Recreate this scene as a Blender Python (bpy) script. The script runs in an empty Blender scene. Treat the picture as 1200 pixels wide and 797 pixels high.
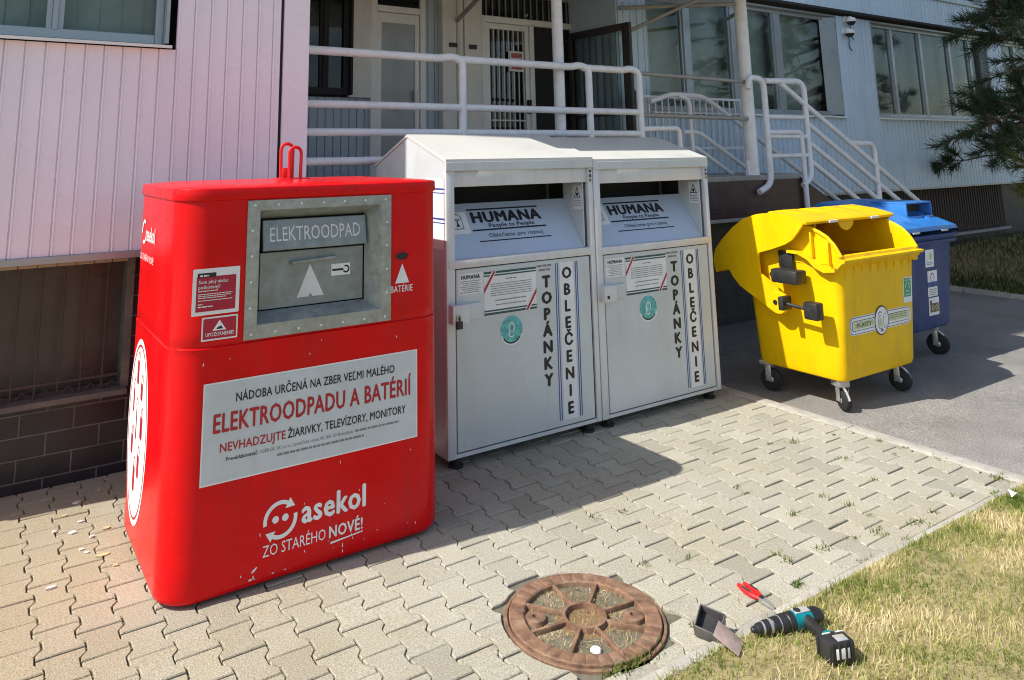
import bpy, bmesh, math, random
from mathutils import Vector, Matrix
random.seed(7)
V = Vector
scene = bpy.context.scene
COL = scene.collection
PI = math.pi

# ------------------------------------------------------------------ materials
def new_mat(name):
    m = bpy.data.materials.new(name); m.use_nodes = True
    nt = m.node_tree
    return m, nt, nt.nodes['Principled BSDF']

def pm(name, col, rough=.5, metal=0.0, var=.12, scale=6.0, bump=0.0, bscale=60.0, dirt=None, dirt_amt=.5,
       dirt_scale=5.0, coat=0.0, spec=.5, streak=0.0, rvar=.12):
    """painted or plain surface: base colour with cloudy variation, optional grime patches, bump, roughness variation"""
    m, nt, b = new_mat(name); N = nt.nodes; L = nt.links
    geo = N.new('ShaderNodeNewGeometry')
    vec = geo.outputs['Position']
    n1 = N.new('ShaderNodeTexNoise'); n1.inputs['Scale'].default_value = scale; n1.inputs['Detail'].default_value = 5
    n1.inputs['Roughness'].default_value = .65
    L.new(vec, n1.inputs['Vector'])
    ramp = N.new('ShaderNodeMapRange'); ramp.inputs[1].default_value = .3; ramp.inputs[2].default_value = .7
    ramp.inputs[3].default_value = 1 - var; ramp.inputs[4].default_value = 1 + var
    L.new(n1.outputs['Fac'], ramp.inputs[0])
    mul = N.new('ShaderNodeVectorMath'); mul.operation = 'SCALE'
    mul.inputs[0].default_value = col[:3]
    L.new(ramp.outputs[0], mul.inputs['Scale'])
    out = mul.outputs[0]
    if dirt:
        n2 = N.new('ShaderNodeTexNoise'); n2.inputs['Scale'].default_value = dirt_scale; n2.inputs['Detail'].default_value = 8
        n2.inputs['Roughness'].default_value = .7
        if streak:
            mp = N.new('ShaderNodeMapping'); mp.inputs['Scale'].default_value = (1, 1, 1.0 / (1 + streak)); L.new(vec, mp.inputs['Vector'])
            L.new(mp.outputs[0], n2.inputs['Vector'])
        else:
            L.new(vec, n2.inputs['Vector'])
        r2 = N.new('ShaderNodeMapRange'); r2.inputs[1].default_value = .48; r2.inputs[2].default_value = .78
        r2.inputs[3].default_value = 0; r2.inputs[4].default_value = dirt_amt
        L.new(n2.outputs['Fac'], r2.inputs[0])
        mx = N.new('ShaderNodeMix'); mx.data_type = 'RGBA'
        L.new(r2.outputs[0], mx.inputs[0]); L.new(out, mx.inputs[6]); mx.inputs[7].default_value = (*dirt, 1)
        out = mx.outputs[2]
    L.new(out, b.inputs['Base Color'])
    rr = N.new('ShaderNodeMapRange'); rr.inputs[1].default_value = .3; rr.inputs[2].default_value = .7
    rr.inputs[3].default_value = max(.03, rough - rvar); rr.inputs[4].default_value = min(1, rough + rvar)
    L.new(n1.outputs['Fac'], rr.inputs[0]); L.new(rr.outputs[0], b.inputs['Roughness'])
    b.inputs['Metallic'].default_value = metal
    b.inputs['Specular IOR Level'].default_value = spec
    if coat:
        b.inputs['Coat Weight'].default_value = coat; b.inputs['Coat Roughness'].default_value = .12
    if bump:
        n3 = N.new('ShaderNodeTexNoise'); n3.inputs['Scale'].default_value = bscale; n3.inputs['Detail'].default_value = 4
        L.new(vec, n3.inputs['Vector'])
        bp = N.new('ShaderNodeBump'); bp.inputs['Strength'].default_value = bump; bp.inputs['Distance'].default_value = .01
        L.new(n3.outputs['Fac'], bp.inputs['Height']); L.new(bp.outputs[0], b.inputs['Normal'])
    return m

def mat_attr(name, attr, cols, rough=.85, speck=0.0, bump=.0, bscale=150.0, trans=0.0, patch=None, gscale=2.0, left_tan=False):
    """colour ramp read from a per-face attribute (paving blocks, grass blades, needles), with speckle and ground patches"""
    m, nt, b = new_mat(name); N = nt.nodes; L = nt.links
    a = N.new('ShaderNodeAttribute'); a.attribute_name = attr
    cr = N.new('ShaderNodeValToRGB'); e = cr.color_ramp.elements
    while len(e) < len(cols): e.new(.5)
    for i, (p, c) in enumerate(cols):
        e[i].position = p; e[i].color = (*c, 1)
    L.new(a.outputs['Fac'], cr.inputs[0])
    out = cr.outputs[0]
    geo = N.new('ShaderNodeNewGeometry')
    if patch:
        n2 = N.new('ShaderNodeTexNoise'); n2.inputs['Scale'].default_value = gscale; n2.inputs['Detail'].default_value = 7
        n2.inputs['Roughness'].default_value = .7
        L.new(geo.outputs['Position'], n2.inputs['Vector'])
        r2 = N.new('ShaderNodeMapRange'); r2.inputs[1].default_value = .4; r2.inputs[2].default_value = .72
        r2.inputs[4].default_value = .5
        L.new(n2.outputs['Fac'], r2.inputs[0])
        fac = r2.outputs[0]
        if left_tan:  # tan tone toward low X, also darkened to counter bounced light there
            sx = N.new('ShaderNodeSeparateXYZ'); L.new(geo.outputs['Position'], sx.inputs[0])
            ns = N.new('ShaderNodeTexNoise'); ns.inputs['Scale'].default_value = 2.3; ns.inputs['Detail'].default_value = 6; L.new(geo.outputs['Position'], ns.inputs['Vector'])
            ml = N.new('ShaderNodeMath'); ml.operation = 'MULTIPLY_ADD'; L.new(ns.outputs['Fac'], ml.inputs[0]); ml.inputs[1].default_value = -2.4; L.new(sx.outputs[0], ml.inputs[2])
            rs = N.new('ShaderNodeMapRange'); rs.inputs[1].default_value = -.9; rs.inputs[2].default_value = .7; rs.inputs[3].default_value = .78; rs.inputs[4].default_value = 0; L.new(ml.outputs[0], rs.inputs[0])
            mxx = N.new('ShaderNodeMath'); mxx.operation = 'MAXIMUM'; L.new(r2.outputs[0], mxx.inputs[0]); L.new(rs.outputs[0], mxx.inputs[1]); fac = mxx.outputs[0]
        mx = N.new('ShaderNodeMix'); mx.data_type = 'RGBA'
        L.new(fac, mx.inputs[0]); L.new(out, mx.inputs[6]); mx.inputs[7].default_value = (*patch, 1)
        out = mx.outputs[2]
    if speck:
        n1 = N.new('ShaderNodeTexNoise'); n1.inputs['Scale'].default_value = 170; n1.inputs['Detail'].default_value = 3
        L.new(geo.outputs['Position'], n1.inputs['Vector'])
        r1 = N.new('ShaderNodeMapRange'); r1.inputs[1].default_value = .32; r1.inputs[2].default_value = .68
        r1.inputs[3].default_value = 1 - speck; r1.inputs[4].default_value = 1 + speck
        L.new(n1.outputs['Fac'], r1.inputs[0])
        sc = N.new('ShaderNodeVectorMath'); sc.operation = 'SCALE'
        L.new(out, sc.inputs[0]); L.new(r1.outputs[0], sc.inputs['Scale']); out = sc.outputs[0]
    L.new(out, b.inputs['Base Color'])
    b.inputs['Roughness'].default_value = rough
    b.inputs['Specular IOR Level'].default_value = .25
    if bump:
        n3 = N.new('ShaderNodeTexNoise'); n3.inputs['Scale'].default_value = bscale; n3.inputs['Detail'].default_value = 5
        L.new(geo.outputs['Position'], n3.inputs['Vector'])
        bp = N.new('ShaderNodeBump'); bp.inputs['Strength'].default_value = bump; bp.inputs['Distance'].default_value = .006
        L.new(n3.outputs['Fac'], bp.inputs['Height']); L.new(bp.outputs[0], b.inputs['Normal'])
    if trans:
        tr = N.new('ShaderNodeBsdfTranslucent'); L.new(out, tr.inputs['Color'])
        ms = N.new('ShaderNodeMixShader'); ms.inputs[0].default_value = trans
        L.new(b.outputs[0], ms.inputs[1]); L.new(tr.outputs[0], ms.inputs[2])
        L.new(ms.outputs[0], N['Material Output'].inputs['Surface'])
    return m

def brick_mat(name, c1, c2, mortar, rough=.4):
    m, nt, b = new_mat(name); N = nt.nodes; L = nt.links
    geo = N.new('ShaderNodeNewGeometry')
    sep = N.new('ShaderNodeSeparateXYZ'); L.new(geo.outputs['Position'], sep.inputs[0])
    ad = N.new('ShaderNodeMath'); ad.operation = 'ADD'; L.new(sep.outputs[0], ad.inputs[0]); L.new(sep.outputs[1], ad.inputs[1])
    zo = N.new('ShaderNodeMath'); zo.operation = 'ADD'; L.new(sep.outputs[2], zo.inputs[0]); zo.inputs[1].default_value = .053
    cb = N.new('ShaderNodeCombineXYZ'); L.new(ad.outputs[0], cb.inputs[0]); L.new(zo.outputs[0], cb.inputs[1])
    br = N.new('ShaderNodeTexBrick'); L.new(cb.outputs[0], br.inputs['Vector'])
    br.inputs['Color1'].default_value = (*c1, 1); br.inputs['Color2'].default_value = (*c2, 1); br.inputs['Mortar'].default_value = (*mortar, 1)
    br.inputs['Scale'].default_value = 1; br.inputs['Mortar Size'].default_value = .0045; br.inputs['Brick Width'].default_value = .25
    br.inputs['Row Height'].default_value = .106; br.inputs['Mortar Smooth'].default_value = .3; br.inputs['Bias'].default_value = 0
    no = N.new('ShaderNodeTexNoise'); no.inputs['Scale'].default_value = 9; no.inputs['Detail'].default_value = 8
    L.new(geo.outputs['Position'], no.inputs['Vector'])
    mr = N.new('ShaderNodeMapRange'); mr.inputs[1].default_value = .3; mr.inputs[2].default_value = .7; mr.inputs[3].default_value = .6; mr.inputs[4].default_value = 1.4
    L.new(no.outputs['Fac'], mr.inputs[0])
    sc = N.new('ShaderNodeVectorMath'); sc.operation = 'SCALE'; L.new(br.outputs['Color'], sc.inputs[0]); L.new(mr.outputs[0], sc.inputs['Scale'])
    L.new(sc.outputs[0], b.inputs['Base Color']); b.inputs['Roughness'].default_value = rough
    inv = N.new('ShaderNodeMath'); inv.operation = 'SUBTRACT'; inv.inputs[0].default_value = 1; L.new(br.outputs['Fac'], inv.inputs[1])
    bp = N.new('ShaderNodeBump'); bp.inputs['Strength'].default_value = .7; bp.inputs['Distance'].default_value = .008
    L.new(inv.outputs[0], bp.inputs['Height']); L.new(bp.outputs[0], b.inputs['Normal'])
    return m

def glass_mat(name, tint=(.8, .86, .83), refl=.0):
    m, nt, b = new_mat(name); N = nt.nodes; L = nt.links
    N.remove(b)
    tr = N.new('ShaderNodeBsdfTransparent'); tr.inputs[0].default_value = (*tint, 1)
    gl = N.new('ShaderNodeBsdfGlossy'); gl.inputs['Roughness'].default_value = .02; gl.inputs['Color'].default_value = (.9, .95, .93, 1)
    fr = N.new('ShaderNodeFresnel'); fr.inputs[0].default_value = 1.5
    ad = N.new('ShaderNodeMath'); ad.operation = 'ADD'; ad.use_clamp = True; ad.inputs[1].default_value = refl; L.new(fr.outputs[0], ad.inputs[0])
    geo = N.new('ShaderNodeNewGeometry'); no = N.new('ShaderNodeTexNoise'); no.inputs['Scale'].default_value = 1.6
    L.new(geo.outputs['Position'], no.inputs['Vector'])
    bp = N.new('ShaderNodeBump'); bp.inputs['Strength'].default_value = .10; bp.inputs['Distance'].default_value = .02
    L.new(no.outputs['Fac'], bp.inputs['Height']); L.new(bp.outputs[0], gl.inputs['Normal'])
    mx = N.new('ShaderNodeMixShader'); L.new(ad.outputs[0], mx.inputs[0]); L.new(tr.outputs[0], mx.inputs[1]); L.new(gl.outputs[0], mx.inputs[2])
    L.new(mx.outputs[0], N['Material Output'].inputs['Surface'])
    return m

M = {}
M['red'] = pm('red_paint', (.66, .003, .006), .27, 0, .08, 4, .03, 5, (.42, .02, .02), .6, 6, spec=.20, streak=4, rvar=.07)
M['red_rod'] = pm('red_rod_paint', (.60, .012, .015), .4, 0, .1, 20)
M['rubber'] = pm('black_rubber', (.014, .014, .015), .75, 0, .3, 15, .1, 80, (.09, .085, .075), .4, 9)
M['black'] = pm('black_plastic', (.018, .018, .019), .5, 0, .2, 20, .05, 90, (.08, .08, .08), .25, 14)
M['galv'] = pm('galvanised_steel', (.36, .385, .37), .42, .55, .22, 26, .06, 120, (.20, .21, .19), .7, 9)
M['galv_flap'] = pm('galvanised_flap', (.27, .305, .31), .45, .5, .2, 18, .05, 120, (.17, .175, .15), .7, 7)
M['rivet'] = pm('zinc_rivet', (.75, .76, .76), .35, .6, .1)
M['white'] = pm('white_vinyl', (.78, .79, .79), .42, 0, .06, 6, 0, 60, (.45, .46, .46), .3, 6, streak=6)
M['banner'] = pm('banner_vinyl', (.56, .60, .62), .45, 0, .07, 9, 0, 60, (.38, .41, .43), .45, 5, streak=9)
M['offwhite'] = pm('worn_white_paint', (.72, .71, .70), .5, 0, .08, 10)
M['ink'] = pm('black_print', (.012, .012, .014), .5, 0, .1)
M['redink'] = pm('red_print', (.42, .012, .022), .45, 0, .1)
M['crimson'] = pm('crimson_print', (.40, .006, .035), .42, 0, .1)
M['micro'] = pm('grey_print', (.20, .20, .21), .5, 0, .1)
M['blueink'] = pm('blue_print', (.03, .075, .30), .5, 0, .1)
M['greenink'] = pm('dark_green_print', (.02, .085, .075), .5, 0, .1)
M['globe'] = pm('globe_print', (.12, .46, .42), .5, 0, .5, 35, 0, 60, (.12, .32, .55), .8, 22)
M['lime'] = pm('pale_green_print', (.50, .58, .30), .5, 0, .15, 30)
M['recgreen'] = pm('green_print', (.03, .33, .17), .5, 0, .15, 30)
M['alu'] = pm('grey_painted_metal', (.57, .615, .625), .40, .12, .06, 3, .10, 3.5, (.40, .41, .395), .5, 4, streak=6)
M['alu_post'] = pm('pale_painted_metal', (.66, .665, .67), .42, .12, .05, 6, 0, 60, (.34, .32, .30), .35, 8, streak=4)
M['lid_cream'] = pm('cream_white_paint', (.60, .60, .56), .42, 0, .06, 3, 0, 12, (.47, .45, .40), .5, 3)
M['chute'] = pm('brushed_chute', (.52, .60, .70), .40, .3, .03, 3, rvar=.02)
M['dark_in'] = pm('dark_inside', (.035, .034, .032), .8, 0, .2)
M['steel'] = pm('zinc_plate', (.52, .52, .50), .40, .7, .15, 30, .05, 100)
M['yellow'] = pm('yellow_plastic', (.84, .52, .001), .40, 0, .08, 5, .06, 22, (.52, .30, .015), .6, 6, spec=.22, streak=3)
M['yellow_in'] = pm('yellow_plastic_grimy', (.66, .36, .02), .5, 0, .15, 8, .05, 30, (.25, .12, .02), .7, 5, streak=4)
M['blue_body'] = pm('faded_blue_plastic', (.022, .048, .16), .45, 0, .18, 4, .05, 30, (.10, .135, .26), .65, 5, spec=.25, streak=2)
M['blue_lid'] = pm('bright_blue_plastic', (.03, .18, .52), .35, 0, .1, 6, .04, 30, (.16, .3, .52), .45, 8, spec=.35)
M['iron'] = pm('rusty_iron', (.205, .112, .068), .8, .1, .5, 22, .3, 260, (.36, .255, .165), .9, 12)
M['teal'] = pm('teal_plastic', (.0, .20, .23), .4, 0, .1, 30)
M['clad_pink'] = pm('rosy_white_cladding', (.88, .825, .90), .30, .0, .04, 1.4, .03, 5, (.70, .68, .73), .6, 2.6, streak=10, spec=.6)
M['clad_blue'] = pm('pale_blue_cladding', (.56, .70, .82), .40, 0, .05, 1.5, .02, 8, (.40, .50, .58), .6, 3, streak=10)
M['clad_grey'] = pm('grey_blue_cladding', (.44, .51, .57), .5, 0, .08, 3)
M['beige'] = pm('beige_pilaster', (.74, .72, .66), .55, 0, .08, 3, 0, 60, (.30, .28, .25), .4, 4, streak=6)
M['white_frame'] = pm('white_frame_paint', (.82, .82, .79), .45, 0, .06, 6)
M['alu_frame'] = pm('anodised_frame', (.36, .40, .42), .35, .5, .06, 6)
M['rail'] = pm('white_rail_paint', (.80, .81, .84), .38, 0, .07, 9, .02, 60, (.45, .43, .40), .35, 11)
M['rail_grey'] = pm('weathered_bar', (.33, .32, .30), .5, .3, .15, 15)
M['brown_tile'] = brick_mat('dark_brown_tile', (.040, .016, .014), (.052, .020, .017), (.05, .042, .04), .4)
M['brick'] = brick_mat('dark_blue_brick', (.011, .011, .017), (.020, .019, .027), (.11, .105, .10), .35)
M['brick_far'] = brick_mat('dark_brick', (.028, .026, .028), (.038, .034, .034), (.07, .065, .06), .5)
M['concrete'] = pm('concrete', (.33, .32, .30), .85, 0, .15, 9, .3, 70, (.2, .19, .17), .5, 6)
M['kerb'] = pm('kerb_concrete', (.41, .385, .34), .9, 0, .18, 14, .5, 110, (.26, .24, .20), .6, 8)
M['glass'] = glass_mat('window_glass')
M['glass_dark'] = glass_mat('door_glass', (.5, .53, .53), .03)
M['blind'] = pm('grey_green_blind', (.42, .47, .44), .8, 0, .3, 2.2, 0, 60, (.60, .64, .62), .7, 3.2)
M['dim'] = pm('dim_interior', (.03, .03, .032), .9, 0, .3, 3)
M['rust_bar'] = pm('rusty_bar', (.075, .055, .045), .8, 0, .3, 30)
M['cream_tile'] = pm('cream_tile', (.46, .36, .24), .55, 0, .15, 12)
M['dirty_glass'] = pm('dusty_basement_glass', (.055, .050, .040), .35, 0, .25, 5, 0, 60, (.10, .09, .07), .7, 3)
M['bark'] = pm('pine_bark', (.10, .06, .04), .9, 0, .3, 20, .5, 60)
M['post'] = pm('grimy_brown_sill', (.15, .125, .105), .8, 0, .3, 12, .3, 60, (.07, .06, .055), .7, 8)
M['rosy'] = pm('faded_red_print', (.45, .12, .12), .6, 0, .1)
M['scrap'] = pm('dull_dark_steel', (.13, .128, .125), .5, .4, .25, 25, .1, 90, (.07, .06, .05), .6, 20)
M['paper'] = pm('white_paper', (.8, .8, .8), .7, 0, .05)
M['asphalt'] = None

def asphalt_mat():
    m, nt, b = new_mat('asphalt'); N = nt.nodes; L = nt.links
    geo = N.new('ShaderNodeNewGeometry')
    n1 = N.new('ShaderNodeTexNoise'); n1.inputs['Scale'].default_value = 120; n1.inputs['Detail'].default_value = 4; L.new(geo.outputs['Position'], n1.inputs['Vector'])
    cr = N.new('ShaderNodeValToRGB'); e = cr.color_ramp.elements
    e[0].position = .30; e[0].color = (.13, .123, .114, 1); e[1].position = .70; e[1].color = (.37, .35, .322, 1)
    L.new(n1.outputs['Fac'], cr.inputs[0])
    n2 = N.new('ShaderNodeTexNoise'); n2.inputs['Scale'].default_value = 1.7; n2.inputs['Detail'].default_value = 8; n2.inputs['Roughness'].default_value = .7
    L.new(geo.outputs['Position'], n2.inputs['Vector'])
    mr = N.new('ShaderNodeMapRange'); mr.inputs[1].default_value = .3; mr.inputs[2].default_value = .7; mr.inputs[3].default_value = .72; mr.inputs[4].default_value = 1.18
    L.new(n2.outputs['Fac'], mr.inputs[0])
    sc = N.new('ShaderNodeVectorMath'); sc.operation = 'SCALE'; L.new(cr.outputs[0], sc.inputs[0]); L.new(mr.outputs[0], sc.inputs['Scale'])
    L.new(sc.outputs[0], b.inputs['Base Color']); b.inputs['Roughness'].default_value = .85
    vo = N.new('ShaderNodeTexVoronoi'); vo.inputs['Scale'].default_value = 110; L.new(geo.outputs['Position'], vo.inputs['Vector'])
    bp = N.new('ShaderNodeBump'); bp.inputs['Strength'].default_value = .6; bp.inputs['Distance'].default_value = .006
    L.new(vo.outputs['Distance'], bp.inputs['Height']); L.new(bp.outputs[0], b.inputs['Normal'])
    return m
M['asphalt'] = asphalt_mat()
M['soil'] = pm('dry_soil', (.30, .24, .12), .95, 0, .3, 20, .5, 90, (.12, .12, .04), .6, 6)
M['sand'] = pm('joint_sand', (.15, .135, .10), .95, 0, .3, 30, .4, 160, (.075, .09, .03), .8, 7)
M['ground'] = pm('far_ground', (.13, .13, .09), .95, 0, .3, .6)
M['paver'] = mat_attr('paving_block', 'tint', [(0, (.285, .270, .222)), (.5, (.390, .370, .302)), (1, (.475, .450, .370))], .9, .26, .6, 200, patch=(.325, .270, .170), gscale=1.3, left_tan=True)
M['straw'] = mat_attr('grass_blade', 'tint', [(0, (.10, .17, .018)), (.42, (.29, .35, .07)), (.62, (.60, .52, .24)), (1, (.82, .72, .46))], .7, trans=.35)
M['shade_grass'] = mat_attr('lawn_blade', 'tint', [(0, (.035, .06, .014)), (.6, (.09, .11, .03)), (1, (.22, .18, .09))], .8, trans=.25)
M['drygrass'] = mat_attr('dry_straw', 'tint', [(0, (.16, .10, .055)), (.5, (.44, .33, .16)), (1, (.68, .57, .34))], .85)
M['weed'] = mat_attr('weed_leaf', 'tint', [(0, (.06, .10, .015)), (1, (.20, .25, .05))], .7, trans=.25)
M['needle'] = mat_attr('pine_needle', 'tint', [(0, (.018, .036, .020)), (.6, (.055, .095, .048)), (1, (.20, .21, .05))], .6, trans=.12)

# ------------------------------------------------------------------ mesh builder
_txt = {}
def text_mesh(s, bold):
    k = (s, bold)
    if k not in _txt:
        cu = bpy.data.curves.new('t', 'FONT'); cu.body = s; cu.resolution_u = 2; cu.size = 1; cu.space_character = 1 + 1.3 * bold
        ob = bpy.data.objects.new('t', cu); COL.objects.link(ob)
        dg = bpy.context.evaluated_depsgraph_get(); dg.update()
        me = bpy.data.meshes.new_from_object(ob.evaluated_get(dg))
        vs = [v.co.copy() for v in me.vertices]; fs = [list(p.vertices) for p in me.polygons]
        bpy.data.objects.remove(ob); bpy.data.curves.remove(cu); bpy.data.meshes.remove(me)
        _txt[k] = (vs, fs)
    return _txt[k]
CAP = None

class Frame:
    """a flat face of something: origin, right, up; normal comes out of the face"""
    def __init__(s, o, u, v):
        s.o = V(o); s.u = V(u).normalized(); s.v = V(v).normalized(); s.n = s.u.cross(s.v)
    def p(s, x, y, d=0): return s.o + s.u * x + s.v * y + s.n * d

def front(y): return Frame((0, y, 0), (1, 0, 0), (0, 0, 1))

def fillet(pts, rad, n=5):
    pts = [V(p) for p in pts]; out = [pts[0]]
    for i in range(1, len(pts) - 1):
        a, b, c = pts[i - 1], pts[i], pts[i + 1]
        d1 = (a - b); d2 = (c - b); r = min(rad, d1.length * .49, d2.length * .49)
        p1 = b + d1.normalized() * r; p2 = b + d2.normalized() * r
        for k in range(n + 1):
            t = k / n
            out.append(p1 * (1 - t) ** 2 + b * 2 * t * (1 - t) + p2 * t * t)
    out.append(pts[-1]); return out

class MB:
    def __init__(s, mat=None):
        s.v = []; s.f = []; s.mi = []; s.mats = []; s.cur = 0
        if mat: s.m(mat)
    def m(s, mat):
        mat = M[mat] if isinstance(mat, str) else mat
        if mat not in s.mats: s.mats.append(mat)
        s.cur = s.mats.index(mat); return s
    def add(s, vs, fs):
        o = len(s.v); s.v += [tuple(v) for v in vs]
        for f in fs: s.f.append([i + o for i in f]); s.mi.append(s.cur)
        return s
    def bm(s, b):
        b.verts.ensure_lookup_table(); b.verts.index_update()
        s.add([v.co.copy() for v in b.verts], [[v.index for v in f.verts] for f in b.faces]); b.free(); return s
    def boxm(s, size, mat, bev=0, seg=2):
        b = bmesh.new(); bmesh.ops.create_cube(b, size=1)
        for v in b.verts: v.co = V((v.co.x * size[0], v.co.y * size[1], v.co.z * size[2]))
        if bev: bmesh.ops.bevel(b, geom=list(b.edges), offset=bev, segments=seg, affect='EDGES', profile=.5)
        b.transform(mat); return s.bm(b)
    def box(s, x0, x1, y0, y1, z0, z1, bev=0, seg=2):
        return s.boxm((x1 - x0, y1 - y0, z1 - z0), Matrix.Translation(((x0 + x1) / 2, (y0 + y1) / 2, (z0 + z1) / 2)), bev, seg)
    def tube(s, pts, r, seg=10, cap=True):
        pts = [V(p) for p in pts]; rs = r if isinstance(r, (list, tuple)) else [r] * len(pts)
        vs = []; fs = []; up = None
        for i, p in enumerate(pts):
            t = (pts[min(i + 1, len(pts) - 1)] - pts[max(i - 1, 0)]).normalized()
            if up is None:
                up = V((0, 0, 1)) if abs(t.z) < .9 else V((1, 0, 0))
            up = (up - t * up.dot(t)).normalized(); w = t.cross(up)
            for k in range(seg):
                a = 2 * PI * k / seg; vs.append(p + (up * math.cos(a) + w * math.sin(a)) * rs[i])
        for i in range(len(pts) - 1):
            for k in range(seg):
                k2 = (k + 1) % seg; fs.append([i * seg + k, (i + 1) * seg + k, (i + 1) * seg + k2, i * seg + k2][::-1])
        if cap:
            fs.append([k for k in range(seg)]); fs.append([(len(pts) - 1) * seg + k for k in range(seg)][::-1])
        return s.add(vs, fs)
    def cyl(s, p0, p1, r0, r1=None, seg=16):
        return s.tube([p0, p1], [r0, r0 if r1 is None else r1], seg)
    def lathe(s, p0, axis, prof, seg=24):
        """profile of (distance along axis, radius)"""
        axis = V(axis).normalized(); return s.tube_prof(V(p0), axis, prof, seg)
    def tube_prof(s, p0, ax, prof, seg):
        up = V((0, 0, 1)) if abs(ax.z) < .9 else V((1, 0, 0)); up = (up - ax * up.dot(ax)).normalized(); w = ax.cross(up)
        vs = []; fs = []; n = len(prof)
        for d, r in prof:
            for k in range(seg):
                a = 2 * PI * k / seg; vs.append(p0 + ax * d + (up * math.cos(a) + w * math.sin(a)) * max(r, 1e-5))
        for i in range(n - 1):
            for k in range(seg):
                k2 = (k + 1) % seg; fs.append([i * seg + k2, (i + 1) * seg + k2, (i + 1) * seg + k, i * seg + k][::-1])
        fs.append(list(range(seg))); fs.append([(n - 1) * seg + k for k in range(seg)][::-1])
        return s.add(vs, fs)
    def prism(s, poly, ax, a0, a1):
        n = len(poly)
        def P(a, q): return {'X': (a, q[0], q[1]), 'Y': (q[0], a, q[1]), 'Z': (q[0], q[1], a)}[ax]
        vs = [P(a0, q) for q in poly] + [P(a1, q) for q in poly]
        fs = [list(range(n))[::-1], [n + i for i in range(n)]]
        fs += [[i, (i + 1) % n, n + (i + 1) % n, n + i] for i in range(n)]
        return s.add(vs, fs)
    def loft(s, secs, cap0=True, cap1=True, skip=None):
        n = len(secs[0]); vs = [p for q in secs for p in q]; fs = []
        for i in range(len(secs) - 1):
            for k in range(n):
                if skip and skip(i, k): continue
                k2 = (k + 1) % n; fs.append([i * n + k, i * n + k2, (i + 1) * n + k2, (i + 1) * n + k])
        if cap0: fs.append([k for k in range(n)][::-1])
        if cap1: fs.append([(len(secs) - 1) * n + k for k in range(n)])
        return s.add(vs, fs)
    def poly(s, pts): return s.add(pts, [list(range(len(pts)))])
    # flat marks on a face
    def mark(s, F, pts, d=.001): return s.poly([F.p(x, y, d) for x, y in pts])
    def rect(s, F, x0, x1, y0, y1, d=.001): return s.mark(F, [(x0, y0), (x1, y0), (x1, y1), (x0, y1)], d)
    def rrectm(s, F, x0, x1, y0, y1, r, d=.001, n=5):
        pts = []
        for cx, cy, a0 in ((x1 - r, y0 + r, -90), (x1 - r, y1 - r, 0), (x0 + r, y1 - r, 90), (x0 + r, y0 + r, 180)):
            for k in range(n + 1):
                a = math.radians(a0 + 90 * k / n); pts.append((cx + r * math.cos(a), cy + r * math.sin(a)))
        return s.mark(F, pts, d)
    def ell(s, F, cx, cy, rx, ry, d=.001, n=32):
        return s.mark(F, [(cx + rx * math.cos(2 * PI * k / n), cy + ry * math.sin(2 * PI * k / n)) for k in range(n)], d)
    def arc(s, F, cx, cy, rx, ry, w, a0, a1, d=.001, n=24):
        vs = []; fs = []
        for k in range(n + 1):
            a = math.radians(a0 + (a1 - a0) * k / n); c, q = math.cos(a), math.sin(a)
            vs += [F.p(cx + (rx - w) * c, cy + (ry - w) * q, d), F.p(cx + rx * c, cy + ry * q, d)]
        for k in range(n): fs.append([2 * k, 2 * k + 1, 2 * k + 3, 2 * k + 2] if a1 > a0 else [2 * k, 2 * k + 2, 2 * k + 3, 2 * k + 1])
        return s.add(vs, fs)
    def text(s, F, t, x, y, h, w=None, bold=.012, d=.0016, al='L', shear=0):
        """x,y: baseline start; h: cap height; w: width the word is fitted to"""
        global CAP
        vs, fs = text_mesh(t, bold)
        if CAP is None:
            hv = text_mesh('H', 0.0)[0]; CAP = max(v.y for v in hv)
        x0 = min(v.x for v in vs); x1 = max(v.x for v in vs); sy = h / CAP
        sx = sy if w is None else w / (x1 - x0)
        if al == 'C': x = x - (x1 - x0) * sx / 2
        b = bold * .62
        lay = [(0, 0)] if b < .004 else [(0, 0), (-b, 0), (b, 0), (0, b * .7), (0, -b * .7)]
        for i, (ox, oy) in enumerate(lay):
            s.add([F.p(x + (v.x - x0 + ox) * sx + shear * v.y * sy, y + (v.y + oy) * sy, d + i * .00012) for v in vs], fs)
        return s
    def micro(s, F, x0, x1, y, h, d=.0016, rng=random, cen=False):
        """a line of print too small to read"""
        x = x0
        while x < x1:
            w = min(rng.uniform(1.2, 4.5) * h, x1 - x); s.rect(F, x, x + w, y, y + h, d); x += w + .55 * h
        return s
    def build(s, name, parent=None, smooth=30, attr=None):
        me = bpy.data.meshes.new(name)
        off = V((0, 0, 0))
        if parent is not None:
            p = parent
            while p is not None: off += V(p.location); p = p.parent
        me.from_pydata([tuple(V(v) - off) for v in s.v], [], s.f)
        for mt in s.mats: me.materials.append(mt)
        me.polygons.foreach_set('material_index', s.mi)
        if smooth:
            me.polygons.foreach_set('use_smooth', [True] * len(me.polygons)); me.set_sharp_from_angle(angle=math.radians(smooth))
        if attr is not None:
            if not isinstance(attr, list): attr = [attr] * len(me.polygons)
            a = me.attributes.new('tint', 'FLOAT', 'FACE'); a.data.foreach_set('value', attr)
        me.validate(); me.update()
        o = bpy.data.objects.new(name, me); COL.objects.link(o)
        if parent is not None: o.parent = parent
        return o

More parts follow.
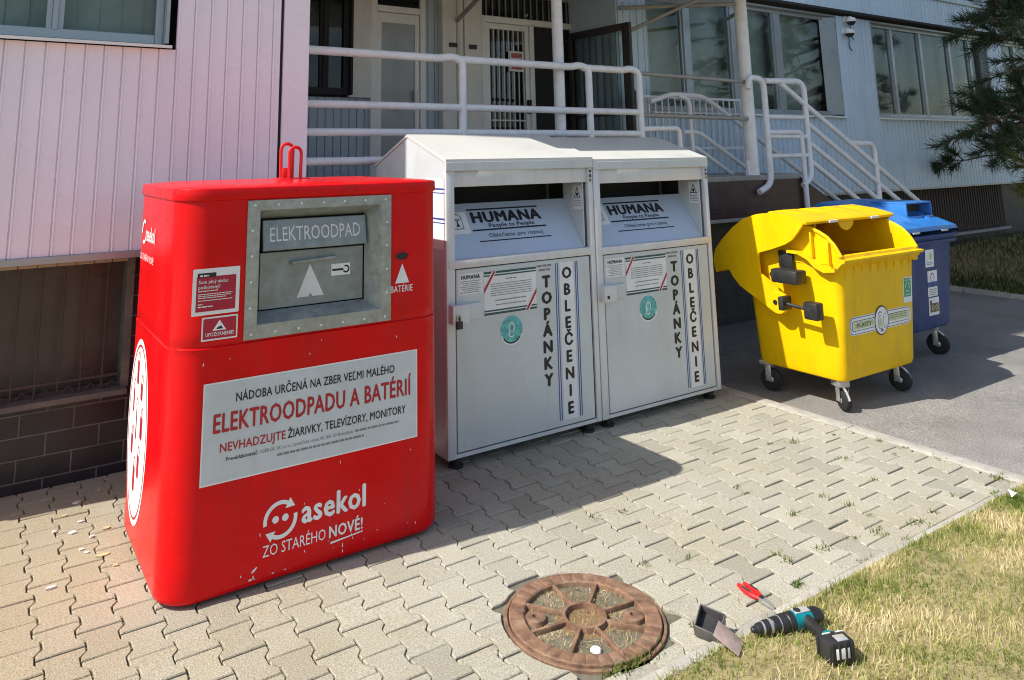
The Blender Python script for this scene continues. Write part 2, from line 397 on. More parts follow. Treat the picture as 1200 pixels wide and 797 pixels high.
def thing(name, label, cat, loc=(0, 0, 0), group=None):
    o = bpy.data.objects.new(name, None); COL.objects.link(o); o.location = loc
    o.empty_display_size = .1
    o['label'] = label; o['category'] = cat
    if group: o['group'] = group
    return o
def tag(o, label, cat, group=None):
    o['label'] = label; o['category'] = cat
    if group: o['group'] = group
    return o
def setting(o, kind='structure', label=None):
    o['kind'] = kind
    if label: o['label'] = label
    return o
def copy_tree(o, parent=None):
    c = o.copy(); COL.objects.link(c)
    if parent is not None: c.parent = parent
    for ch in list(o.children): copy_tree(ch, c)
    return c

def rr(x0, x1, y0, y1, r, z, n=6, extra=()):
    pts = []
    for cx, cy, a0 in ((x0 + r, y0 + r, 180), (x1 - r, y0 + r, 270), (x1 - r, y1 - r, 0), (x0 + r, y1 - r, 90)):
        for k in range(n + 1):
            a = math.radians(a0 + 90 * k / n); pts.append(V((cx + r * math.cos(a), cy + r * math.sin(a), z)))
        if a0 == 180:
            for x in extra: pts.append(V((x, y0, z)))
    return pts

# ------------------------------------------------------------------ ground
def strip(name, x0, x1, y0, y1, z, mat, nx=1, ny=1, zf=None):
    mb = MB(mat); vs = []; fs = []
    for j in range(ny + 1):
        for i in range(nx + 1):
            x = x0 + (x1 - x0) * i / nx; y = y0 + (y1 - y0) * j / ny; vs.append((x, y, z + (zf(x, y) if zf else 0)))
    for j in range(ny):
        for i in range(nx): a = j * (nx + 1) + i; fs.append([a, a + 1, a + nx + 2, a + nx + 1])
    mb.add(vs, fs); return setting(mb.build(name, smooth=60))
strip('ground', -300, 300, -300, 300, -.10, 'ground')
strip('road', 4.62, 10.1, -14, 5.66, -.045, 'asphalt', 40, 60, lambda x, y: .006 * math.sin(x * 2.1) * math.cos(y * 1.7))
strip('paving_bed', -4, 4.54, 1.98, 4.75, -.011, 'sand')
strip('lawn_soil', -4, 4.62, -9, 1.98, .004, 'soil', 60, 60, lambda x, y: .010 * math.sin(x * 5.1) * math.sin(y * 6.3) + .004)
def bank(x, y): return max(0, min(1, (y - 3.2) / 2.4)) * .34 * max(0, min(1, (x - 10.2) / 1.6))
strip('lawn_bank', 10.1, 30, -6, 5.7, -.01, 'soil', 40, 40, bank)
# kerbs
kb = MB('kerb')
x = -4.0
while x < 4.5:
    L_ = random.uniform(.92, .98); x1 = min(x + L_, 4.5)
    kb.boxm((x1 - x - .006, .05, .16), Matrix.Translation(((x + x1) / 2, 1.985 + random.uniform(-.003, .003), -.072 + random.uniform(-.003, .003))), .006); x = x1
setting(kb.build('kerb'))
kb = MB('kerb'); y = 1.96
while y < 5.2:
    y1 = y + random.uniform(.93, .97)
    kb.boxm((.10, y1 - y - .006, .16), Matrix.Translation((4.575 + random.uniform(-.004, .004), (y + y1) / 2, -.075 + random.uniform(-.003, .003))), .007); y = y1
setting(kb.build('kerb'))
kb = MB('kerb')
for i in range(12):
    y0 = -4 + i * .8
    kb.boxm((.08, .79, .16), Matrix.Translation((10.1, y0 + .4, -.075)), .008)
setting(kb.build('kerb'))

# interlocking blocks: bone shaped, ends straight, neighbouring rows shifted by half a block
MH = V((1.982, 2.365, 0)); MR = .297
pv = MB('paver'); tint = []
PX, PY = .131, .171; hw, hn, hl = .0655 + .0125, .0655 - .0125, PY / 2
prof = [(-hl, hw), (-hl + .028, hw), (-.028, hn), (.028, hn), (hl - .028, hw), (hl, hw)]
gap = .0030
def subdiv(pts, n=3):
    out = []
    for i in range(len(pts)):
        a, b = pts[i], pts[(i + 1) % len(pts)]
        for k in range(n): out.append((a[0] + (b[0] - a[0]) * k / n, a[1] + (b[1] - a[1]) * k / n))
    return out
i0, i1 = -34, 32
for i in range(i0, i1 + 1):
    cx = .372 + i * PX
    for j in range(-12, 8):
        cy = 3.795 + j * PY + (PY / 2 if i % 2 else 0)
        if cx < -4 or cy < 1.95 or cy > 4.80 or cx > 4.60: continue
        near = (V((cx, cy, 0)) - MH).length
        if near < MR - .03: continue
        out = [(cx + w, cy + y) for y, w in prof] + [(cx - w, cy + y) for y, w in prof[::-1]]
        if near < MR + .14: out = subdiv(out, 4)
        def fit(p, g):
            x, y = cx + (p[0] - cx) * (1 - g / .06), cy + (p[1] - cy) * (1 - g / .08)
            x = min(x, 4.522 - g); y = max(y, 2.012 + g)
            d = V((x - MH.x, y - MH.y, 0))
            if d.length < MR + g: d = d.normalized() * (MR + g); x, y = MH.x + d.x, MH.y + d.y
            return x, y
        h = random.gauss(0, .0012) ; tx = random.gauss(0, .006); ty = random.gauss(0, .006)
        wear = .0
        n = len(out)
        if max(p[0] for p in map(lambda q: fit(q, 0), out)) - min(p[0] for p in map(lambda q: fit(q, 0), out)) < .02: continue
        lv = []; jit = [(random.gauss(0, .0009), random.gauss(0, .0009)) for _ in range(n)]
        for g, dz in ((gap, -.03), (gap, -.0035), (gap + .0026, 0)):
            for p in out:
                x, y = fit(p, g); jx, jy = jit[len(lv) % n]; lv.append((x + jx, y + jy, h + dz + tx * (x - cx) + ty * (y - cy)))
        fs = []
        for r in range(2):
            for k in range(n): k2 = (k + 1) % n; fs.append([r * n + k, r * n + k2, (r + 1) * n + k2, (r + 1) * n + k])
        fs.append([2 * n + k for k in range(n)])
        pv.add(lv, fs)
        t = min(1, max(0, random.gauss(.52, .15))); tint += [t * .75] * n + [t] * (len(fs) - n)
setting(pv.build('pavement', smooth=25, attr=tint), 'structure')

# ------------------------------------------------------------------ grass
def blades(n, region, hmin, hmax, wid, zf, tintf, lean=.6, seed=1, mat='straw'):
    rng = random.Random(seed); vs = []; fs = []; tn = []
    for _ in range(n):
        x, y = region(rng); z = zf(x, y); h = rng.uniform(hmin, hmax) * rng.uniform(.6, 1.1); a = rng.uniform(0, 2 * PI)
        ln = rng.uniform(.1, 1) * lean * h; dx, dy = math.cos(a) * ln, math.sin(a) * ln; b = rng.uniform(0, 2 * PI)
        wx, wy = math.cos(b) * wid, math.sin(b) * wid; o = len(vs)
        zt = h * math.sqrt(max(.05, 1 - (ln / h) ** 2 * .8))
        vs += [(x - wx, y - wy, z), (x + wx, y + wy, z), (x + dx * .4 + wx * .8, y + dy * .4 + wy * .8, z + zt * .6), (x + dx * .4 - wx * .8, y + dy * .4 - wy * .8, z + zt * .6), (x + dx, y + dy, z + zt)]
        fs += [[o, o + 1, o + 2, o + 3], [o + 3, o + 2, o + 4]]; t = tintf(x, y, rng); tn += [t, t]
    mb = MB(mat); mb.add(vs, fs); return mb, tn
from mathutils import noise
def clump(x, y, s=5.0): return noise.noise(V((x * s, y * s, 3.1))) * .5 + .5
def near_region(rng):
    while True:
        x = rng.uniform(.9, 5.4) if rng.random() < .9 else rng.uniform(-2, 7); y = 1.965 + .02 * (clump(x, 3, 9) - .35) - rng.random() ** 1.2 * 1.5
        if x > 4.60 and y > 1.2: continue
        if rng.random() < .35 + .8 * clump(x, y, 7): return x, y
def near_tint(x, y, rng):
    g = clump(x + 9, y, 3.2); edge = max(0, 1 - (1.97 - y) / .12)
    return min(1, max(0, .44 + (g - .5) * 1.6 + (clump(x, y + 4, 14) - .5) * .7 + edge * .08 + rng.gauss(0, .17)))
mb, tn = blades(85000, near_region, .012, .046, .0015, lambda x, y: .004, near_tint, 1.0, 11)
setting(mb.build('grass', smooth=0, attr=tn), 'stuff', 'sun-scorched yellow and green lawn grass beside the kerb')
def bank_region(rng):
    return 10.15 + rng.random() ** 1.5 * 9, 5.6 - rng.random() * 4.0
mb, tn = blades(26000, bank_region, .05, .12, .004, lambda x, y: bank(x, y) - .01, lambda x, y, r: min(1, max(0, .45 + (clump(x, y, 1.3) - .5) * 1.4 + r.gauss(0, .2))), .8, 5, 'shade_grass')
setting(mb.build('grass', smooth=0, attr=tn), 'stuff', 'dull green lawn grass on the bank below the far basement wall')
# weeds between the blocks
weeds = [(4.07, 2.958), (4.078, 2.655), (3.957, 2.423), (3.285, 2.424), (3.596, 2.337), (3.131, 2.169), (3.692, 2.07), (4.50, 2.70), (4.513, 2.385), (4.512, 2.562),
         (3.494, 2.137), (3.494, 2.02), (3.70, 2.02), (3.172, 2.02), (3.944, 3.014), (2.275, 2.11), (2.416, 2.497), (2.595, 2.432), (1.741, 2.06), (4.501, 2.088), (4.3, 2.02), (3.3, 2.68)]
wr = random.Random(77)
while len(weeds) < 44:
    i_ = wr.randint(16, 31); x = .372 + (i_ + .5) * PX; y = 2.04 + wr.random() ** 1.6 * 1.15
    if x < 4.5 and (V((x, y, 0)) - MH).length > .4: weeds.append((x, y))
for i, (x, y) in enumerate(weeds):
    rng = random.Random(50 + i); big = i in (0, 1, 5, 6, 8, 19); r = .055 if big else .032
    wm, wt = blades(46 if big else 26, lambda q: (x + q.gauss(0, r * .5), y + q.gauss(0, r * .28)), .012, .034 if big else .026, .0022, lambda a, b: -.004, lambda a, b, q: q.random(), 1.5, 90 + i, 'weed')
    o = wm.build('weed_tuft', smooth=0, attr=wt)
    tag(o, 'small green weed tuft growing from a joint in the grey paving', 'weed', 'weed tufts in the paving joints')
tops = [(.473, 4.31), (.535, 4.208), (.491, 4.112), (.625, 4.068), (.506, 3.923), (.525, 3.884), (.609, 3.697), (.375, 3.66), (.539, 4.435), (.645, 4.535), (.56, 4.02), (.42, 4.16), (.58, 3.82)]
for i, (x, y) in enumerate(tops):
    rng = random.Random(i + 3); c = MB('offwhite' if i % 3 else 'drygrass'); n = 6; R_ = rng.uniform(.012, .03); a0 = rng.uniform(0, 6)
    pts = [(x + R_ * rng.uniform(.5, 1.1) * math.cos(a0 + k * PI / 3), y + R_ * .6 * rng.uniform(.5, 1.1) * math.sin(a0 + k * PI / 3)) for k in range(n)]
    c.prism(pts, 'Z', .002, .005 + rng.random() * .004)
    o = c.build('litter_flake', smooth=0, attr=.7)
    tag(o, 'dry pale flake of litter lying on paving left of the red container', 'litter', 'litter flakes by the basement wall')

# ------------------------------------------------------------------ manhole cover
t = thing('manhole_cover', 'round rusty ribbed iron manhole cover filled with dry straw', 'manhole cover', (MH.x, MH.y, 0))
c = MB('iron'); n = 180
c.lathe((MH.x, MH.y, -.03), (0, 0, 1), [(0, .312), (.028, .312), (.030, .310), (.030, .300), (.018, .299), (.018, .292)], n)
c.build('outer_frame', t)
c = MB('iron')
vs = []; fs = []
for k in range(n):
    a = 2 * PI * k / n
    notch = -.003 if k % 5 == 0 else 0
    for r, z in ((.294, -.02), (.294, .006 + notch), (.291, .009 + notch), (.238, .009 + notch), (.232, .004), (.228, -.022)):
        vs.append((MH.x + r * math.cos(a), MH.y + r * math.sin(a), z))
for k in range(n):
    k2 = (k + 1) % n
    for q in range(5): fs.append([k * 6 + q, k2 * 6 + q, k2 * 6 + q + 1, k * 6 + q + 1])
c.add(vs, fs); c.build('rim', t, 20)
c = MB('iron'); c.lathe((MH.x, MH.y, -.024), (0, 0, 1), [(0, .238), (.004, .238), (.004, .0)], 48); c.build('plate', t)
c = MB('iron'); vs = []; fs = []
for k in range(40):
    a = 2 * PI * k / 40
    for r, z in ((.088, -.02), (.086, .008), (.074, .008), (.072, -.02)): vs.append((MH.x + r * math.cos(a), MH.y + r * math.sin(a), z))
for k in range(40):
    k2 = (k + 1) % 40
    for q in range(3): fs.append([k * 4 + q, k2 * 4 + q, k2 * 4 + q + 1, k * 4 + q + 1])
c.add(vs, fs); c.build('hub_ring', t)
for k in range(8):
    a = math.radians(22 + 45 * k - 30)
    c = MB('iron')
    mtx = Matrix.Translation((MH.x + .158 * math.cos(a), MH.y + .158 * math.sin(a), -.003)) @ Matrix.Rotation(a, 4, 'Z')
    c.boxm((.152, .013, .020), mtx, .003); c.build('rib', t)
for sgn, a in ((1, math.radians(-32)), (-1, math.radians(148))):
    c = MB('iron'); px, py = MH.x + .19 * math.cos(a), MH.y + .19 * math.sin(a)
    c.lathe((px, py, -.022), (0, 0, 1), [(0, .045), (.026, .040), (.029, .034), (.029, .013), (.010, .012), (.010, 0)], 20)
    c.build('lifting_lug', t)
rng = random.Random(4)
def mh_region(q):
    while True:
        r = .228 * math.sqrt(q.random()); a = q.uniform(0, 2 * PI)
        return MH.x + r * math.cos(a), MH.y + r * math.sin(a)
mb, tn = blades(3800, mh_region, .008, .034, .0013, lambda x, y: -.019 + .009 * clump(x, y, 14), lambda x, y, q: min(1, max(0, clump(x, y, 9) + q.gauss(0, .25))), 3.0, 21, 'drygrass')
o = mb.build('straw_fill', t, 0, tn); o['kind'] = 'stuff'
c = MB('drygrass'); c.lathe((MH.x, MH.y, -.021), (0, 0, 1), [(0, .23), (.009, .228), (.011, 0)], 40); o = c.build('soil_fill', t, attr=.08)
t.scale = (.93, .93, 1)
c = MB('paper'); c.lathe((MH.x - .085, MH.y - .155, -.006), (0, 0, 1), [(0, .020), (.006, .016), (.009, .007), (.009, 0)], 9); o = c.build('plaster_lump')
tag(o, 'small white lump lying on the manhole cover', 'litter')
wm, wt = blades(150, lambda q: (MH.x - .05 + q.gauss(0, .07) , MH.y - .28 + q.gauss(0, .014)), .015, .045, .002, lambda a, b: -.004, lambda a, b, q: q.random(), 1.2, 77, 'weed')
tag(wm.build('weed_tuft', smooth=0, attr=wt), 'bushier strip of green weeds along the near rim of the manhole cover', 'weed')

# ------------------------------------------------------------------ red e-waste container
x0, x1, y0, y1 = .682, 1.898, 3.2, 4.10
t = thing('recycling_container', 'tall red metal container for electrical waste and batteries with galvanised hatch', 'container', ((x0 + x1) / 2, 3.65, 0))
c = MB('rubber'); c.loft([rr(x0 + .07, x1 - .07, y0 + .06, y1 - .06, .12, z) for z in (.002, .02)]); c.build('plinth', t)
HX0, HX1, HZ0, HZ1 = 1.003, 1.570, .975, 1.437
secs = []
for z, d in ((.010, .030), (.014, .014), (.024, .004), (.040, 0), (.14, 0), (.50, 0), (.88, 0), (.905, 0), (.9125, -.002), (.917, .005), (.9205, .005), (.926, .002), (HZ0, .002), (HZ1, .002), (1.482, .002)):
    secs.append(rr(x0 + d, x1 - d, y0 + d, y1 - d, .130 - d * .5, z, 8, (HX0, HX1)))
c = MB('red'); iz = 12
c.loft(secs, True, False, lambda i, k: i == iz and k == 9)
c.build('body', t, 35)
c = MB('red')
c.loft([rr(x0 + d, x1 - d, y0 + d, y1 - d, .130 - d * .4, z, 8) for z, d in ((1.476, .006), (1.481, -.004), (1.486, -.006), (1.522, -.006), (1.527, -.004), (1.531, .004), (1.540, .10), (1.546, .3))], False, True)
c.build('lid', t, 32)
F = front(y0 + .0015); FL_ = front(y0 - .0003)
# hatch frame, funnel and flap
c = MB('galv'); a, b2, d2, e = .955, 1.616, .925, 1.474
def ringm(F, o, i, d):
    (a0, b0, c0, d0), (a1, b1, c1, d1) = o, i
    O = [(a0, c0), (b0, c0), (b0, d0), (a0, d0)]; I = [(a1, c1), (b1, c1), (b1, d1), (a1, d1)]
    vs = [F.p(*p, d[0]) for p in O] + [F.p(*p, d[1]) for p in I]
    return vs, [[k, (k + 1) % 4, 4 + (k + 1) % 4, 4 + k] for k in range(4)]
o1 = (a, b2, d2, e); i1_ = (HX0 + .004, HX1 - .004, HZ0 + .004, HZ1 - .004)
c.add(*ringm(F, o1, o1, (0.0005, .007))); c.add(*ringm(F, o1, i1_, (.007, .007)))
c.add(*ringm(F, i1_, (HX0 + .032, HX1 - .050, HZ0 + .040, HZ1 - .045), (.007, -.075)))
c.build('hatch_frame', t, 20)
c = MB('rivet')
for k in range(7):
    for zz in (d2 + .02, e - .02):
        xx = a + .03 + k * (b2 - a - .06) / 6; c.lathe(F.p(xx, zz, .0075), F.n, [(0, .006), (.002, .005), (.003, .002)], 8)
for k in range(1, 5):
    for xx in (a + .022, b2 - .022):
        zz = d2 + .02 + k * (e - d2 - .04) / 5; c.lathe(F.p(xx, zz, .0075), F.n, [(0, .006), (.002, .005), (.003, .002)], 8)
c.build('rivet', t)
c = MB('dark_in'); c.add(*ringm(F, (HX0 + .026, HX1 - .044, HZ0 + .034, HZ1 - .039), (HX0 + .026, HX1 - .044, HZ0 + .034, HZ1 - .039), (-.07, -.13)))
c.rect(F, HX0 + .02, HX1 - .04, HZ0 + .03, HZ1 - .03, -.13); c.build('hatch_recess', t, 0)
fx0, fx1 = HX0 + .036, HX1 - .054
c = MB('galv_flap')
Fu = Frame(F.p(0, 1.262, -.040), (1, 0, 0), (0, .16, 1)); 
mtx = Matrix.Translation(F.p((fx0 + fx1) / 2, 1.322, -.058)) @ Matrix.Rotation(math.radians(-9), 4, 'X')
c.boxm((fx1 - fx0, .020, .128), mtx, .004)
fr = Frame(mtx @ V((0, -.0102, 0)), (1, 0, 0), mtx.to_3x3() @ V((0, 0, 1)))
c.m('offwhite').text(fr, 'ELEKTROODPAD', -.208, -.027, .058, .416, .004, .001)
c.build('flap', t, 20)
c = MB('galv_flap'); c.box(fx0, fx1, y0 + .080, y0 + .092, 1.018, 1.250, .003)
F2 = front(y0 + .080)
c.m('offwhite').mark(F2, [(1.205, 1.052), (1.328, 1.052), (1.262, 1.188)])
c.m('galv_flap').mark(F2, [(1.256, 1.0525), (1.277, 1.0525), (1.267, 1.066)], .0016)
c.m('white').rect(F2, 1.362, 1.452, 1.128, 1.178)
c.m('ink').rect(F2, 1.366, 1.420, 1.148, 1.157, .0016).arc(F2, 1.432, 1.153, .017, .017, .007, -150, 120, .0016)
c.build('hatch_door', t, 20)
c = MB('galv'); c.tube(fillet([F2.p(1.175, 1.20, 0), F2.p(1.175, 1.202, .022), F2.p(1.375, 1.212, .022), F2.p(1.375, 1.21, 0)], .015), .007, 8); c.build('handle', t)
# battery slot
c = MB('ink'); c.mark(F, [(1.640, 1.197), (1.657, 1.180), (1.691, 1.180), (1.708, 1.197), (1.691, 1.214), (1.657, 1.214)], .0015)
c.m('red').arc(F, 1.674, 1.197, .040, .023, .006, 0, 360, .004); c.build('battery_slot', t)
c = MB('white'); c.mark(F, [(1.640, 1.078), (1.712, 1.078), (1.676, 1.163)]); c.text(F, 'BATÉRIE', 1.618, 1.040, .028, .112, .014, .001); c.build('battery_mark', t, 0)
# stickers on the front
c = MB('white'); c.rrectm(F, .748, .933, 1.040, 1.217, .004, .0015)
c.m('crimson').rect(F, .763, .918, 1.054, 1.186, .0022); c.m('ink').rect(F, .766, .838, 1.183, 1.200, .0026)
c.m('white').text(F, 'Som plný alebo', .771, 1.160, .013, .115, .016, .003); c.text(F, 'poškodený?', .771, 1.140, .013, .085, .016, .003)
rng = random.Random(2)
c.micro(F, .771, .846, 1.130, .0035, .003, rng).micro(F, .771, .905, 1.118, .003, .003, rng).micro(F, .771, .900, 1.111, .003, .003, rng).micro(F, .771, .880, 1.104, .003, .003, rng).micro(F, .771, .905, 1.094, .003, .003, rng)
c.micro(F, .771, .79, 1.080, .0035, .003, rng).micro(F, .771, .83, 1.070, .0045, .003, rng).micro(F, .775, .81, 1.187, .006, .003, rng)
c.build('notice_sticker', t, 0)
c = MB('white'); c.rect(F, .790, .931, .942, 1.031, .0015); c.m('crimson').rect(F, .796, .925, .948, 1.025, .0022)
c.m('white').mark(F, [(.832, .978), (.886, .978), (.859, 1.017)], .0028); c.m('ink').mark(F, [(.846, .983), (.873, .983), (.866, .995), (.852, .990)], .0034)
c.m('white').text(F, 'UPOZORNENIE!', .806, .958, .014, .110, .016, .0028); c.build('warning_sticker', t, 0)
c = MB('white'); c.rect(FL_, .808, 1.752, .414, .783, .0012); c.m('banner').rect(FL_, .814, 1.746, .420, .777, .002)
c.m('ink').text(FL_, 'NÁDOBA URČENÁ NA ZBER VEĽMI MALÉHO', .936, .701, .032, .700, .028, .003)
c.m('redink').text(FL_, 'ELEKTROODPADU A BATÉRIÍ', .852, .598, .067, .866, .045, .003)
c.text(FL_, 'NEVHADZUJTE', .880, .525, .031, .262, .028, .003)
c.m('ink').text(FL_, 'ŽIARIVKY, TELEVÍZORY, MONITORY', 1.152, .525, .031, .540, .028, .003)
c.text(FL_, 'Prevádzkovateľ:', .905, .490, .013, .125, .02, .003)
c.m('micro').text(FL_, 'ASEKOL SK s.r.o., Lamačská cesta 45, 841 03 Bratislava', 1.038, .490, .0125, .40, 0, .003)
rng = random.Random(8); c.micro(FL_, 1.45, 1.66, .491, .008, .003, rng).micro(FL_, 1.11, 1.49, .466, .008, .003, rng)
c.build('banner', t, 0)
# maker's mark: ring of two arrows with two eyes, lettering
c = MB('white'); cx, cy = 1.131, .228
c.arc(FL_, cx, cy, .070, .070, .015, 62, 190, .0012).arc(FL_, cx, cy, .070, .070, .015, 242, 370, .0012)
for ang in (62, 242):
    a = math.radians(ang); ux, uy = math.cos(a), math.sin(a); tx, ty = uy, -ux
    c.mark(FL_, [(cx + ux * .042, cy + uy * .042), (cx + ux * .0625 + tx * .034, cy + uy * .0625 + ty * .034), (cx + ux * .083, cy + uy * .083)][::1] if ang else [], .0014)
for sx in (-1, 1): c.ell(FL_, cx + sx * .020, cy + .004, .0135, .0135, .0014, 16)
c.text(FL_, 'asekol', 1.222, .193, .084, .278, .055, .0012)
c.text(FL_, 'ZO STARÉHO', 1.062, .108, .040, .262, .0, .0012); c.text(FL_, 'NOVÉ!', 1.340, .108, .042, .148, .05, .0012)
c.mark(FL_, [(1.346, .084), (1.42, .090), (1.490, .096), (1.490, .1005), (1.42, .0955), (1.346, .092)], .0012); c.build('maker_logo', t, 0)
# scratches through the paint
c = MB('offwhite')
for q in (((1.02, .063), (1.032, .068), (1.043, .079), (1.040, .083), (1.022, .072)), ((1.024, .040), (1.030, .040), (1.029, .055), (1.026, .055)), ((1.008, .040), (1.036, .040), (1.032, .045), (1.012, .046)), ((1.397, .040), (1.402, .040), (1.401, .052), (1.398, .052)), ((1.397, .060), (1.402, .060), (1.401, .075), (1.398, .075)), ((1.10, .042), (1.112, .041), (1.108, .046)), ((1.15, .041), (1.16, .041), (1.156, .046)), ((.85, .44), (.856, .44), (.853, .452)), ((.80, .85), (.806, .852), (.803, .865))):
    c.mark(FL_, q, .0009)
rng = random.Random(14)
for q in range(22):
    xx = rng.uniform(.80, 1.78); zz = rng.choice([rng.uniform(.05, .40), rng.uniform(.79, .90), rng.uniform(.04, .10)]); w = rng.uniform(.0012, .004); a_ = rng.uniform(-.5, .5); l = rng.uniform(.003, .014)
    c.mark(FL_, [(xx, zz), (xx + w, zz + w * .3), (xx + w * .6 + l * a_, zz + l), (xx - w * .3 + l * a_, zz + l * .9)], .0009)
c.build('paint_chip', t, 0)
# side of the container
FS = Frame((x0, 0, 0), (0, -1, 0), (0, 0, 1))
def S(y): return -y
c = MB('white'); cy_, cz_ = 3.80, .48
c.ell(FS, S(cy_), cz_, .225, .375, .0012, 48); c.m('redink').arc(FS, S(cy_), cz_, .210, .352, .010, 0, 360, .002, 48)
for gx, gz, gw, gh in ((-.03, .23, .03, .10), (.07, .17, .03, .07), (-.10, .10, .02, .10), (.10, .03, .035, .09), (-.02, .02, .012, .13), (-.09, -.08, .03, .08), (.07, -.13, .03, .09), (-.01, -.20, .03, .10)):
    c.rrectm(FS, S(cy_) + gx - gw, S(cy_) + gx + gw * .4, cz_ + gz - gh / 2, cz_ + gz + gh / 2, .012, .002)
    c.arc(FS, S(cy_) + gx, cz_ + gz + gh * .6, .02, .03, .006, 0, 200, .002)
c.build('oval_sticker', t, 0)
c = MB('white'); c.arc(FS, S(3.90), 1.315, .055, .055, .014, 62, 190, .0012).arc(FS, S(3.90), 1.315, .055, .055, .014, 242, 370, .0012)
c.text(FS, 'asekol', S(3.835), 1.28, .065, .19, .028, .0012); c.text(FS, 'ZO STARÉHO NOVÉ!', S(3.97), 1.19, .028, .32, .0, .0012); c.build('side_logo', t, 0)
# crane loops
c = MB('red_rod')
for dx, dy, hgt in ((.006, .035, .180), (.036, 0, .158)):
    bx, by = 1.262 + dx, 3.60 + dy
    pts = [(bx - .028, by, 1.545), (bx - .030, by, 1.545 + hgt * .75)]
    for k in range(9):
        a = PI - PI * k / 8; pts.append((bx + .030 * math.cos(a), by, 1.545 + hgt * .78 + .030 * math.sin(a)))
    pts += [(bx + .030, by, 1.545 + hgt * .75), (bx + .028, by, 1.545)]
    c.tube(pts, .0085, 8)
c.build('crane_loop', t)
c = MB('red_rod'); c.box(1.242, 1.290, 3.615, 3.645, 1.545, 1.60, .005).box(1.215, 1.365, 3.57, 3.69, 1.543, 1.551, .002); c.build('loop_plate', t)

